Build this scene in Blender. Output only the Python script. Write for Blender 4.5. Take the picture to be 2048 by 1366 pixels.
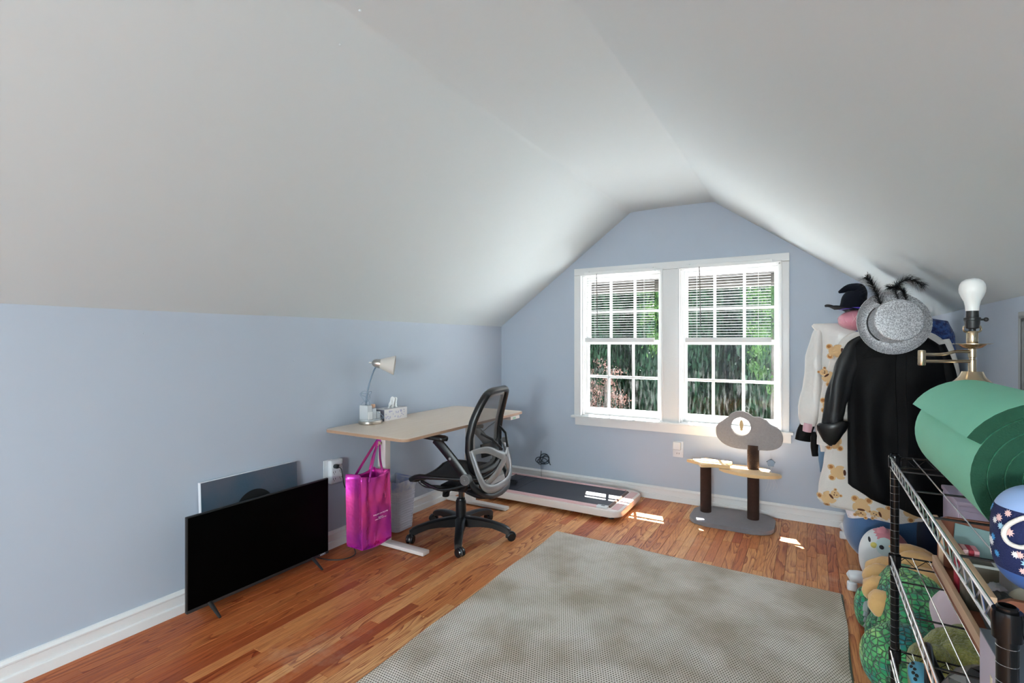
import bpy, bmesh, math, random
import numpy as np
from mathutils import Vector, Matrix, noise as mnoise
for o in list(bpy.data.objects): bpy.data.objects.remove(o, do_unlink=True)
S = bpy.context.scene
COL = S.collection
R = random.Random(7)
PI = math.pi
# ---------------------------------------------------------------- camera
cam = bpy.data.objects.new('camera', bpy.data.cameras.new('camera')); COL.objects.link(cam)
cam.location = (0, 0, 1.4); cam.rotation_euler = (PI/2, 0, math.atan(599/1020))
cam.data.lens = 36*1020/2048; cam.data.sensor_width = 36; cam.data.clip_start = .02
S.camera = cam
S.view_settings.view_transform = 'Standard'; S.view_settings.look = 'None'
S.view_settings.gamma = 1; S.view_settings.use_curve_mapping = False
S.view_settings.exposure = 0.3
# ---------------------------------------------------------------- world, sun, added fill light
W = bpy.data.worlds.new('sky'); S.world = W; W.use_nodes = True
wn = W.node_tree.nodes; wn['Background'].inputs[0].default_value = (.72, .86, 1, 1); wn['Background'].inputs[1].default_value = 5.0
def lamp(name, kind, loc, energy, color=(1,1,1), **k):
    l = bpy.data.lights.new(name, kind); l.energy = energy; l.color = color
    for a, b in k.items(): setattr(l, a, b)
    o = bpy.data.objects.new(name, l); COL.objects.link(o); o.location = loc
    return o
sun = lamp('sun', 'SUN', (0, 9, 12), 88, (1, .98, .94), angle=math.radians(.5))
sun.rotation_euler = Vector((.33, -1, -1.7)).to_track_quat('-Z', 'Y').to_euler()
bulb = lamp('added_rear_fill', 'POINT', (-.12, -3.2, 1.45), 340, (.88, .99, .97), shadow_soft_size=.25)  # unseen fill light added behind the camera to brighten the room
# ---------------------------------------------------------------- helpers
def lin(*c):
    return tuple((v/255/12.92 if v <= 10 else ((v/255+.055)/1.055)**2.4) for v in c)
ABS = {}
def tagp(o, label=None, cat=None, group=None, kind=None):
    if label: o['label'] = label
    if cat: o['category'] = cat
    if group: o['group'] = group
    if kind: o['kind'] = kind
    return o
def thing(name, loc, label, cat, group=None, rz=0):
    o = bpy.data.objects.new(name, None); COL.objects.link(o); o.location = loc; o.rotation_euler = (0, 0, rz)
    o.empty_display_size = .1
    ABS[o] = Vector(loc); return tagp(o, label, cat, group)
class B:
    def __init__(s): s.bm = bmesh.new(); s.mi = 0
    def _mi(s, fs):
        for f in fs: f.material_index = s.mi
    def box(s, x0, x1, y0, y1, z0, z1, bev=0, M=None, seg=2):
        c = [(x, y, z) for x in (x0, x1) for y in (y0, y1) for z in (z0, z1)]
        v = [s.bm.verts.new(M @ Vector(p) if M else p) for p in c]
        fs = [s.bm.faces.new([v[i] for i in q]) for q in ((0,1,3,2),(4,6,7,5),(0,4,5,1),(2,3,7,6),(0,2,6,4),(1,5,7,3))]
        s._mi(fs)
        if bev:
            es = list({e for f in fs for e in f.edges})
            r = bmesh.ops.bevel(s.bm, geom=es, offset=bev, segments=seg, affect='EDGES', profile=.6); s._mi(r['faces'])
        return s
    def ring(s, pts, close=True): return [s.bm.verts.new(p) for p in pts]
    def skin(s, rings, closed_ring=True, cap0=False, cap1=False, loop=False):
        n = len(rings[0]); fs = []
        m = len(rings)
        for i in range(m if loop else m-1):
            a, b = rings[i], rings[(i+1) % m]
            for j in range(n if closed_ring else n-1):
                k = (j+1) % n
                try: fs.append(s.bm.faces.new((a[j], a[k], b[k], b[j])))
                except ValueError: pass
        if cap0: fs.append(s.bm.faces.new(rings[0][::-1]))
        if cap1: fs.append(s.bm.faces.new(rings[-1]))
        s._mi(fs); return s
    def tube(s, pts, r, seg=8, loop=False, flat=1, up=None, caps=True):
        pts = [Vector(p) for p in pts]; n = len(pts)
        rs = r if isinstance(r, (list, tuple)) else [r]*n
        rings = []; prev = None
        for i, p in enumerate(pts):
            if loop: t = pts[(i+1) % n]-pts[i-1]
            else: t = pts[min(i+1, n-1)]-pts[max(i-1, 0)]
            t = t.normalized() if t.length > 1e-9 else Vector((0, 0, 1))
            if up is not None: a = Vector(up)
            elif prev is None: a = Vector((0, 0, 1)) if abs(t.z) < .9 else Vector((1, 0, 0))
            else: a = prev
            x = a-t*a.dot(t)
            if x.length < 1e-5: x = t.orthogonal()
            x.normalize(); y = t.cross(x); prev = x
            rings.append([s.bm.verts.new(p+(x*math.cos(q)*flat+y*math.sin(q))*rs[i]) for q in (2*PI*j/seg for j in range(seg))])
        return s.skin(rings, True, caps and not loop, caps and not loop, loop)
    def lathe(s, prof, M=None, seg=24, a0=0, a1=2*PI):
        full = abs(a1-a0-2*PI) < 1e-6
        rings = []
        for r, z in prof:
            ps = [Vector((r*math.cos(a), r*math.sin(a), z)) for a in (a0+(a1-a0)*j/(seg if full else seg-1) for j in range(seg))]
            rings.append([s.bm.verts.new(M @ p if M else p) for p in ps])
        s.skin(rings, full)
        if full:
            if prof[0][0] > 1e-4: s._mi([s.bm.faces.new(rings[0][::-1])])
            if prof[-1][0] > 1e-4: s._mi([s.bm.faces.new(rings[-1])])
            bmesh.ops.remove_doubles(s.bm, verts=[v for q in (0, -1) if prof[q][0] <= 1e-4 for v in rings[q]], dist=1e-6)
        return s
    def prism(s, poly, d0, d1, M=None, bev=0, hole=None):
        """poly in local XY, extruded d0..d1 in local Z"""
        T = (lambda p: M @ Vector(p)) if M else (lambda p: Vector(p))
        if hole is None:
            a = [s.bm.verts.new(T((x, y, d0))) for x, y in poly]; b = [s.bm.verts.new(T((x, y, d1))) for x, y in poly]
            fs = [s.bm.faces.new(a[::-1]), s.bm.faces.new(b)]
            n = len(a)
            fs += [s.bm.faces.new((a[i], a[(i+1) % n], b[(i+1) % n], b[i])) for i in range(n)]
            s._mi(fs)
            if bev:
                es = list(set(fs[0].edges) | set(fs[1].edges))
                r = bmesh.ops.bevel(s.bm, geom=es, offset=bev, segments=3, affect='EDGES', profile=.5); s._mi(r['faces'])
        else:   # poly and hole resampled to the same count by angle about the hole centre
            n = len(poly); assert n == len(hole)
            L = [[s.bm.verts.new(T((x, y, d))) for x, y in q] for d in (d0, d1) for q in (poly, hole)]
            fs = []
            for i in range(n):
                k = (i+1) % n
                fs.append(s.bm.faces.new((L[0][k], L[0][i], L[1][i], L[1][k])))
                fs.append(s.bm.faces.new((L[2][i], L[2][k], L[3][k], L[3][i])))
                fs.append(s.bm.faces.new((L[0][i], L[0][k], L[2][k], L[2][i])))
                fs.append(s.bm.faces.new((L[1][k], L[1][i], L[3][i], L[3][k])))
            s._mi(fs)
            if bev:
                es = [e for e in s.bm.edges if len(e.link_faces) == 2 and e.calc_face_angle(0) > 1]
                r = bmesh.ops.bevel(s.bm, geom=es, offset=bev, segments=2, affect='EDGES', profile=.5); s._mi(r['faces'])
        return s
    def blob(s, c, r, nu=28, nv=18, M=None, amp=0, fr=4, sq=1, seed=0):
        c = Vector(c); r = Vector(r)
        def f(u, v):
            th = v*PI; ph = u*2*PI
            d = Vector((math.sin(th)*math.cos(ph), math.sin(th)*math.sin(ph), -math.cos(th)))
            if sq != 1: d = Vector([math.copysign(abs(q)**sq, q) for q in d])
            k = 1+(amp*mnoise.noise(d*fr+Vector((seed, 0, 0))) if amp else 0)
            p = Vector((d.x*r.x, d.y*r.y, d.z*r.z))*k
            if M: p = M @ p
            return c+p
        rings = [[s.bm.verts.new(f(j/nu, i/nv)) for j in range(nu)] for i in range(1, nv)]
        a = s.bm.verts.new(f(0, 0)); b = s.bm.verts.new(f(0, 1))
        s.skin(rings)
        fs = [s.bm.faces.new((a, rings[0][(j+1) % nu], rings[0][j])) for j in range(nu)]+[s.bm.faces.new((b, rings[-1][j], rings[-1][(j+1) % nu])) for j in range(nu)]
        s._mi(fs); return s
    def grid(s, f, nu, nv, cu=False, cv=False):
        G = [[s.bm.verts.new(f(i/nu, j/nv)) for j in range(nv if cv else nv+1)] for i in range(nu if cu else nu+1)]
        return s.skin(G, cv, loop=cu)
    def solid(s, th):   # give every open sheet in here a thickness
        bmesh.ops.recalc_face_normals(s.bm, faces=s.bm.faces[:])
        bmesh.ops.solidify(s.bm, geom=s.bm.faces[:], thickness=th); return s
    def build(s, name, mats, parent=None, local=False, smooth=True, ang=35, loc=None, recalc=True):
        bm = s.bm
        if recalc: bmesh.ops.recalc_face_normals(bm, faces=bm.faces[:])
        if not isinstance(mats, (list, tuple)): mats = [mats]
        org = ABS.get(parent, Vector((0, 0, 0))) if parent is not None else Vector(loc or (0, 0, 0))
        if not local: bmesh.ops.translate(bm, verts=bm.verts[:], vec=-org)
        if smooth:
            for f in bm.faces: f.smooth = True
            t = math.radians(ang)
            for e in bm.edges:
                if len(e.link_faces) == 2 and e.calc_face_angle(0) > t: e.smooth = False
        me = bpy.data.meshes.new(name); bm.to_mesh(me); bm.free()
        for m in mats: me.materials.append(m)
        o = bpy.data.objects.new(name, me); COL.objects.link(o)
        if parent is not None: o.parent = parent; ABS[o] = ABS.get(parent, Vector((0, 0, 0)))
        else: o.location = org; ABS[o] = org
        return o
def sm_path(pts, n=8, loop=False):
    """Catmull-Rom through the points"""
    P = [Vector(p) for p in pts]; m = len(P); out = []
    for i in range(m if loop else m-1):
        if loop: a, b, c, d = P[i-1], P[i], P[(i+1) % m], P[(i+2) % m]
        else: a, b, c, d = P[max(i-1, 0)], P[i], P[i+1], P[min(i+2, m-1)]
        for k in range(n):
            t = k/n
            out.append(.5*((2*b)+(c-a)*t+(2*a-5*b+4*c-d)*t*t+(3*b-a-3*c+d)*t**3))
    if not loop: out.append(P[-1])
    return out
def mat(name, col, rough=.6, metal=0, var=.06, vs=8, bump=0, bs=60, col2=None, spec=.5, sheen=0, coat=0, emis=None, bdist=.01, det=4):
    m = bpy.data.materials.new(name); m.use_nodes = True; nt = m.node_tree; N = nt.nodes; L = nt.links
    p = N['Principled BSDF']
    col = tuple(col)+(1,)
    tc = N.new('ShaderNodeTexCoord')
    nz = N.new('ShaderNodeTexNoise'); nz.inputs['Scale'].default_value = vs; nz.inputs['Detail'].default_value = det
    L.new(tc.outputs['Object'], nz.inputs['Vector'])
    mx = N.new('ShaderNodeMix'); mx.data_type = 'RGBA'
    c2 = tuple(col2)+(1,) if col2 else tuple(min(1, q*(1-var)) for q in col[:3])+(1,)
    c1 = col if col2 else tuple(min(1, q*(1+var)) for q in col[:3])+(1,)
    mx.inputs[6].default_value = c1; mx.inputs[7].default_value = c2
    if col2:
        cr = N.new('ShaderNodeValToRGB'); cr.color_ramp.elements[0].position = .4; cr.color_ramp.elements[1].position = .6
        L.new(nz.outputs[0], cr.inputs[0]); L.new(cr.outputs[0], mx.inputs[0])
    else: L.new(nz.outputs[0], mx.inputs[0])
    L.new(mx.outputs[2], p.inputs['Base Color'])
    p.inputs['Roughness'].default_value = rough; p.inputs['Metallic'].default_value = metal
    p.inputs['Specular IOR Level'].default_value = spec; p.inputs['Sheen Weight'].default_value = sheen; p.inputs['Coat Weight'].default_value = coat
    if bump:
        n2 = N.new('ShaderNodeTexNoise'); n2.inputs['Scale'].default_value = bs; n2.inputs['Detail'].default_value = 3
        L.new(tc.outputs['Object'], n2.inputs['Vector'])
        b = N.new('ShaderNodeBump'); b.inputs['Strength'].default_value = bump; b.inputs['Distance'].default_value = bdist
        L.new(n2.outputs[0], b.inputs['Height']); L.new(b.outputs[0], p.inputs['Normal'])
    if emis: p.inputs['Emission Color'].default_value = tuple(emis[0])+(1,); p.inputs['Emission Strength'].default_value = emis[1]
    return m
def nodes(m): return m.node_tree.nodes, m.node_tree.links, m.node_tree.nodes['Principled BSDF']
def MATH(N, L, op, a, b=None, c=None):
    n = N.new('ShaderNodeMath'); n.operation = op
    for i, q in enumerate((a, b, c)):
        if q is None: continue
        if isinstance(q, (int, float)): n.inputs[i].default_value = q
        else: L.new(q, n.inputs[i])
    return n.outputs[0]
def text(name, s, size, M, m, parent, depth=.0006):
    c = bpy.data.curves.new(name, 'FONT'); c.body = s; c.size = size; c.extrude = depth; c.align_x = 'CENTER'; c.align_y = 'CENTER'
    o = bpy.data.objects.new(name+'_tmp', c)
    COL.objects.link(o)
    me = bpy.data.meshes.new_from_object(o.evaluated_get(bpy.context.evaluated_depsgraph_get()))
    bpy.data.objects.remove(o); me.name = name
    me.transform(Matrix.Translation(-ABS.get(parent, Vector((0, 0, 0)))) @ M); me.materials.clear(); me.materials.append(m)
    q = bpy.data.objects.new(name, me); COL.objects.link(q); q.parent = parent; ABS[q] = ABS.get(parent, Vector((0, 0, 0)))
    return q
# ---------------------------------------------------------------- common materials
M_wall = mat('wall_paint', (.455, .515, .605), .65, bump=.12, bs=35, var=.02, vs=2, spec=.25, bdist=.003)
M_ceil = mat('ceiling_paint', (.60, .66, .69), .8, bump=.25, bs=9, var=.015, vs=1.5, spec=.2, bdist=.004)
M_trim = mat('trim_paint', (.80, .80, .80), .35, bump=.05, bs=80, var=.015, vs=3)
M_white = mat('white_plastic', (.76, .77, .78), .3, var=.02)
M_black = mat('black_plastic', (.014, .014, .015), .42, var=.15, bump=.08, bs=300)
M_blackg = mat('black_gloss', (.012, .012, .013), .2, var=.1)
M_chrome = mat('chrome', (.78, .78, .8), .12, 1, var=.03)
M_nickel = mat('brushed_nickel', (.62, .58, .53), .28, 1, var=.05)
M_cord = mat('cord_rubber', (.012, .014, .018), .5)
# ---------------------------------------------------------------- room shell
XL, XR, YB, YR = -2.82, .69, 4.58, -4.2
KZ = 1.555; FZ = 2.585; FX0, FX1 = -1.425, -.714
def st(name, b, m, **k): return tagp(b.build(name, m, **k), kind='structure')
floor = st('floor', B().box(XL-.12, XR+.12, YR-.1, YB+.15, -.12, -.0175), mat('subfloor', (.02, .01, .006), .9))
wl = st('wall_left', B().box(XL-.14, XL, YR, YB+.16, -.12, KZ+.05), M_wall)
# filler bumps and screw holes left in the paint
b = B()
for (y, z, r) in ((.557, 1.43, .004), (1.24, 1.44, .003), (2.08, 1.28, .006), (2.35, 1.25, .003), (2.33, 1.39, .0025), (1.64, .83, .003), (1.98, .87, .002)):
    b.blob((XL, y, z), (r*.5, r, r), 10, 8)
tagp(b.build('filler_bumps', M_wall, parent=wl), kind='stuff')
wr = st('wall_right', B().box(XR, XR+.14, YR, YB+.16, -.12, KZ+.06), M_wall)
st('wall_rear', B().box(XL-.14, XR+.14, YR-.14, YR, -.12, 2.8), M_wall)
WX0, WX1, WZ0, WZ1 = -1.925, -.195, .665, 2.045
WT = .15
b = B()
b.box(XL-.14, WX0, YB, YB+WT, -.12, 2.75).box(WX1, XR+.14, YB, YB+WT, -.12, 2.75).box(WX0, WX1, YB, YB+WT, -.12, WZ0).box(WX0, WX1, YB, YB+WT, WZ1, 2.75)
st('wall_back', b, M_wall)
# ceiling: left slope, flat collar, right slope, plaster slightly wavy
prof = [(-2.9, KZ-.06), (XL, KZ), (-2.1, KZ+(FZ-KZ)*.516), (FX0-.05, FZ-.037), (FX0-.012, FZ-.006), (FX0+.03, FZ), (-1.07, FZ+.004), (FX1-.03, FZ), (FX1+.012, FZ-.006), (FX1+.05, FZ-.036), (0, KZ+.015+(XR/(XR-FX1))*(FZ-KZ-.015)), (XR, KZ+.015), (XR+.08, KZ-.045)]
def sub(p, k):
    o = []
    for i in range(len(p)-1):
        for j in range(k): o.append((p[i][0]+(p[i+1][0]-p[i][0])*j/k, p[i][1]+(p[i+1][1]-p[i][1])*j/k))
    return o+[p[-1]]
prof = sub(prof, 3)
def cf(u, v):
    i = u*(len(prof)-1); k = min(int(round(i)), len(prof)-1); x, z = prof[k]; y = YR+(YB+.02-YR)*v
    return Vector((x, y, z+.006*mnoise.noise(Vector((x*.9, y*.8, 3)))+.0025*mnoise.noise(Vector((x*3, y*2.5, 7)))))
b = B().grid(cf, len(prof)-1, 60)
ceil = st('ceiling', b, M_ceil, ang=60)
b = B()
for (x, y, z) in ((-1.395, 1.30, FZ), (-1.52, 1.32, 2.51)): b.blob((x, y, z), (.006, .006, .003), 8, 6)
tagp(b.build('nail_pops', M_ceil, parent=ceil), kind='stuff')
# baseboards: plank, cap moulding, shoe
def baseboard(name, p0, p1, n):
    """profile swept from p0 to p1, n = inward normal"""
    pr = [(0, 0), (.03, 0), (.03, .004), (.028, .042), (.024, .046), (.0165, .047), (.0165, .088), (.021, .092), (.021, .098), (.014, .104), (.009, .110), (0, .112)]
    b = B(); p0 = Vector(p0); p1 = Vector(p1); n = Vector(n)
    rings = [[b.bm.verts.new(p+n*a+Vector((0, 0, z))) for a, z in pr] for p in (p0, p1)]
    b.skin(rings, True, True, True)
    return st(name, b, M_trim, ang=25)
baseboard('baseboard_left', (XL, YR, 0), (XL, YB, 0), (1, 0, 0))
baseboard('baseboard_back', (XL+.0, YB, 0), (XR, YB, 0), (0, -1, 0))
baseboard('baseboard_right', (XR, YR, 0), (XR, YB, 0), (-1, 0, 0))
# ---------------------------------------------------------------- floor planks
def floor_mat():
    m = bpy.data.materials.new('oak_strip_floor'); m.use_nodes = True; N, L, p = nodes(m)
    at = N.new('ShaderNodeAttribute'); at.attribute_name = 'rnd'
    ge = N.new('ShaderNodeNewGeometry')
    sep = N.new('ShaderNodeSeparateColor'); L.new(at.outputs['Color'], sep.inputs[0])
    off = N.new('ShaderNodeVectorMath'); off.operation = 'MULTIPLY_ADD'; L.new(at.outputs['Color'], off.inputs[0]); off.inputs[1].default_value = (3, 40, 9); L.new(ge.outputs['Position'], off.inputs[2])
    def tex(kind, sc, **k):
        mp = N.new('ShaderNodeMapping'); mp.inputs['Scale'].default_value = sc; L.new(off.outputs[0], mp.inputs[0])
        t = N.new(kind); L.new(mp.outputs[0], t.inputs['Vector'])
        for a, v in k.items(): t.inputs[a.replace('_', ' ')].default_value = v
        return t
    ring = tex('ShaderNodeTexNoise', (9, 1.1, 1), Scale=1, Detail=1.5, Roughness=.5)
    rg = MATH(N, L, 'FRACT', MATH(N, L, 'MULTIPLY', ring.outputs[0], 15))
    rg = MATH(N, L, 'POWER', rg, 3.0)                       # cathedral lines
    fine = tex('ShaderNodeTexNoise', (230, 7, 1), Scale=1, Detail=4, Roughness=.65)
    blot = tex('ShaderNodeTexNoise', (2.6, 1.4, 1), Scale=1, Detail=3)
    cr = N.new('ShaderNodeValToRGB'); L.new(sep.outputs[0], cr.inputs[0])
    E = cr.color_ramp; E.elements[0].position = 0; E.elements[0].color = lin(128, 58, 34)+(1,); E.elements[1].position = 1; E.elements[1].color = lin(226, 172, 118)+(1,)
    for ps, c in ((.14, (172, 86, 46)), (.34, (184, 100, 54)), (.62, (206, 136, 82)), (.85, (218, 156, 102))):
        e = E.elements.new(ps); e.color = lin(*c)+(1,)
    d1 = N.new('ShaderNodeMix'); d1.data_type = 'RGBA'; d1.blend_type = 'MULTIPLY'
    L.new(cr.outputs[0], d1.inputs[6]); d1.inputs[7].default_value = lin(166, 108, 78)+(1,)
    fr = N.new('ShaderNodeMapRange'); fr.inputs[1].default_value = .48; fr.inputs[2].default_value = .66; L.new(fine.outputs[0], fr.inputs[0])
    k = MATH(N, L, 'ADD', MATH(N, L, 'MULTIPLY', rg, MATH(N, L, 'MULTIPLY', sep.outputs[1], 1.1)), MATH(N, L, 'MULTIPLY', fr.outputs[0], .6))
    L.new(MATH(N, L, 'MINIMUM', k, 1), d1.inputs[0])
    d2 = N.new('ShaderNodeMix'); d2.data_type = 'RGBA'; d2.blend_type = 'MIX'
    L.new(d1.outputs[2], d2.inputs[6]); d2.inputs[7].default_value = lin(222, 190, 162)+(1,)
    w = N.new('ShaderNodeMapRange'); w.inputs[1].default_value = .56; w.inputs[2].default_value = .78; w.inputs[4].default_value = .45
    wear = N.new('ShaderNodeTexNoise'); wear.inputs['Scale'].default_value = 2.2; wear.inputs['Detail'].default_value = 6; wear.inputs['Roughness'].default_value = .7; L.new(ge.outputs['Position'], wear.inputs['Vector'])
    L.new(wear.outputs[0], w.inputs[0]); L.new(w.outputs[0], d2.inputs[0])
    L.new(d2.outputs[2], p.inputs['Base Color'])
    rr = N.new('ShaderNodeMapRange'); rr.inputs[3].default_value = .3; rr.inputs[4].default_value = .5; L.new(blot.outputs[0], rr.inputs[0]); L.new(rr.outputs[0], p.inputs['Roughness'])
    p.inputs['Specular IOR Level'].default_value = .35
    bp = N.new('ShaderNodeBump'); bp.inputs['Strength'].default_value = .15; bp.inputs['Distance'].default_value = .002; L.new(fine.outputs[0], bp.inputs['Height']); L.new(bp.outputs[0], p.inputs['Normal'])
    return m
M_floor = floor_mat()
RUG = (-1.60, .145, .9, 3.335)
def project(x, y, z):
    th = math.atan(599/1020); f = -math.sin(th)*x+math.cos(th)*y; r = math.cos(th)*x+math.sin(th)*y
    if f < .05: return None
    return (1024+1020*r/f, 683-1020*(z-1.4)/f, f)
PW = .057
planks = []
x = XL
while x < XR-.001:
    x1 = min(x+PW, XR); y = YR-R.random()*.8
    while y < YB:
        ln = R.choice((.3, .42, .55, .7, .85, 1.05, 1.3, 1.6))*R.uniform(.9, 1.1); y1 = min(y+ln, YB)
        y0 = max(y, YR)
        if y1 > YR+.02:
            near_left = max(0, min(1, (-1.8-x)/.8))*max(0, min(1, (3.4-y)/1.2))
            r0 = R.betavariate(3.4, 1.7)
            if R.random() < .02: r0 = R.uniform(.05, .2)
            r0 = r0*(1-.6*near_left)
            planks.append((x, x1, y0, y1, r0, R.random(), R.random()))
        y = y1
    x = x1
def share(p):
    n = 0; q = project((p[0]+p[1])/2, (p[2]+p[3])/2, 0); s = 0
    for t in range(9):
        yy = p[2]+(p[3]-p[2])*(t+.5)/9; xx = (p[0]+p[1])/2
        if RUG[0] < xx < RUG[1] and yy < RUG[3] and yy > RUG[2]: continue
        k = project(xx, yy, 0)
        if k and 0 <= k[0] <= 2048 and k[1] <= 1366 and not (xx > .3 and yy < 3.3): s += (p[3]-p[2])/k[2]**3
    return s
planks.sort(key=share, reverse=True)
def plank_geo(p, V, Fc, C):
    x0, x1, y0, y1, a, bb, c = p; g = .0005; h = .0009; dz = -bb*.0004; i = len(V)
    V += [(x0+g, y0+g, -.018), (x1-g, y0+g, -.018), (x1-g, y1-g, -.018), (x0+g, y1-g, -.018), (x0+g, y0+g, dz-h), (x1-g, y0+g, dz-h), (x1-g, y1-g, dz-h), (x0+g, y1-g, dz-h), (x0+g+h, y0+g+h, dz), (x1-g-h, y0+g+h, dz), (x1-g-h, y1-g-h, dz), (x0+g+h, y1-g-h, dz)]
    for k in range(4):
        n = (k+1) % 4
        Fc += [(i+k, i+n, i+4+n, i+4+k), (i+4+k, i+4+n, i+8+n, i+8+k)]
    Fc.append((i+8, i+9, i+10, i+11)); C += [(a, bb, c, 1)]*12
def plank_obj(name, ps):
    V, Fc, C = [], [], []
    for p in ps: plank_geo(p, V, Fc, C)
    me = bpy.data.meshes.new(name); me.from_pydata(V, [], Fc)
    at = me.color_attributes.new('rnd', 'FLOAT_COLOR', 'POINT'); at.data.foreach_set('color', [q for c in C for q in c])
    me.materials.append(M_floor); o = bpy.data.objects.new(name, me); COL.objects.link(o); o.parent = floor; return o
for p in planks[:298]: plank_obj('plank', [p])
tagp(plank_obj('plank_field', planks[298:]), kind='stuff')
# ---------------------------------------------------------------- window casing (trim) and the two windows
b = B()
yc = YB-.022
def cas(x0, x1, z0, z1, y0=yc): b.box(x0, x1, y0, YB, z0, z1, .004)
cas(-1.98, -1.915, .685, 2.034); cas(-.205, -.15, .685, 2.034); cas(-1.98, -.15, 2.036, 2.10); cas(-1.14, -1.0, .685, 2.034)
# raised inner bead
for x in (-1.922, -1.147, -1.002, -.212): b.box(x, x+.014, yc-.006, YB, .69, 2.045, .003)
for x0, x1 in ((-1.92, -1.14), (-1.0, -.2)): b.box(x0, x1, yc-.006, YB, 2.03, 2.045, .003)
trim = st('trim_1', b, M_trim)
st('window_stool', B().box(-2.005, -.122, YB-.05, YB+.03, .668, .690, .006), M_trim, parent=trim)
st('window_apron', B().box(-1.972, -.137, YB-.02, YB, .598, .668, .004), M_trim, parent=trim)
def glass_mat(name, dirty):
    m = bpy.data.materials.new(name); m.use_nodes = True; N = m.node_tree.nodes; L = m.node_tree.links; N.remove(N['Principled BSDF'])
    out = N['Material Output']; tr = N.new('ShaderNodeBsdfTransparent'); gl = N.new('ShaderNodeBsdfGlossy'); gl.inputs['Roughness'].default_value = .03
    fr = N.new('ShaderNodeFresnel'); fr.inputs[0].default_value = 1.45; m1 = N.new('ShaderNodeMixShader')
    geo = N.new('ShaderNodeNewGeometry'); L.new(MATH(N, L, 'MULTIPLY', fr.outputs[0], MATH(N, L, 'SUBTRACT', 1, geo.outputs['Backfacing'])), m1.inputs[0]); L.new(tr.outputs[0], m1.inputs[1]); L.new(gl.outputs[0], m1.inputs[2])
    df = N.new('ShaderNodeBsdfDiffuse'); df.inputs[0].default_value = (.85, .88, .88, 1); df2 = N.new('ShaderNodeBsdfTranslucent'); df2.inputs[0].default_value = (.7, .73, .73, 1)
    md = N.new('ShaderNodeMixShader'); md.inputs[0].default_value = .5; L.new(df.outputs[0], md.inputs[1]); L.new(df2.outputs[0], md.inputs[2])
    m2 = N.new('ShaderNodeMixShader'); L.new(m1.outputs[0], m2.inputs[1]); L.new(md.outputs[0], m2.inputs[2])
    tc = N.new('ShaderNodeTexCoord'); mp = N.new('ShaderNodeMapping'); mp.inputs['Scale'].default_value = (45, 45, 7); L.new(tc.outputs['Object'], mp.inputs[0])
    nz = N.new('ShaderNodeTexNoise'); nz.inputs['Scale'].default_value = 1; nz.inputs['Detail'].default_value = 5; L.new(mp.outputs[0], nz.inputs['Vector'])
    mr = N.new('ShaderNodeMapRange'); mr.inputs[1].default_value = .5; mr.inputs[2].default_value = .75; mr.inputs[4].default_value = dirty; L.new(nz.outputs[0], mr.inputs[0])
    L.new(mr.outputs[0], m2.inputs[0]); L.new(m2.outputs[0], out.inputs[0]); return m
M_glass = glass_mat('window_glass', .015); M_glassd = glass_mat('streaked_glass', .03)
def sash(parent, x0, x1, z0, z1, y, rail_b, rail_t, xs, zs, gm, stile=.035, mt=.022):
    """frame, muntins, 6 panes. xs, zs = muntin centres"""
    fr = B(); d = .018
    fr.box(x0, x0+stile, y-d, y+d, z0, z1, .003).box(x1-stile, x1, y-d, y+d, z0, z1, .003)
    fr.box(x0+stile-.002, x1-stile+.002, y-d, y+d, z0, z0+rail_b, .003).box(x0+stile-.002, x1-stile+.002, y-d, y+d, z1-rail_t, z1, .003)
    f = st('sash', fr, M_trim, parent=parent)
    mu = []
    for x in xs: tagp(B().box(x-mt/2, x+mt/2, y-.013, y+.013, z0+rail_b-.004, z1-rail_t+.004, .004).build('muntin', M_trim, f))
    for z in zs: tagp(B().box(x0+stile-.004, x1-stile+.004, y-.0135, y+.0135, z-mt/2, z+mt/2, .004).build('muntin', M_trim, f))
    X = [x0+stile]+list(xs)+[x1-stile]; Z = [z0+rail_b]+list(zs)+[z1-rail_t]
    for i in range(len(X)-1):
        for j in range(len(Z)-1): B().box(X[i], X[i+1], y-.002, y+.002, Z[j], Z[j+1]).build('pane', gm, f, smooth=False)
    return f
def window(n, x0, x1, lx, ux):
    t = bpy.data.objects.new('window_%d' % n, None); COL.objects.link(t); t.location = (x0, YB, WZ0); ABS[t] = Vector((x0, YB, WZ0)); tagp(t, kind='structure')
    b = B(); e = .004
    b.box(x0-.03, x0+.022, YB-.0, YB+.15, .668, 2.05, .002).box(x1-.022, x1+.03, YB, YB+.15, .668, 2.05, .002).box(x0, x1, YB, YB+.15, 2.02, 2.05, .002)
    b.box(x0, x1, YB+.0, YB+.18, .66, .70, .003)
    b.box(x0+.02, x0+.032, YB+.03, YB+.045, .70, 2.02).box(x1-.032, x1-.02, YB+.03, YB+.045, .70, 2.02)
    st('jamb', b, M_trim, parent=t)
    sash(t, x0+.022, x1-.022, .70, 1.415, YB+.066, .065, .042, lx, (1.065,), M_glassd)
    sash(t, x0+.022, x1-.022, 1.375, 2.022, YB+.104, .03, .045, ux, (1.683,), M_glass)
    st('sash_lock', B().box((x0+x1)/2-.025, (x0+x1)/2+.025, YB+.045, YB+.075, 1.415, 1.428, .004), M_nickel, parent=t)
    return t
window(1, -1.915, -1.14, (-1.66, -1.424), (-1.652, -1.42))
window(2, -1.0, -.205, (-.727, -.49), (-.72, -.486))
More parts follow.
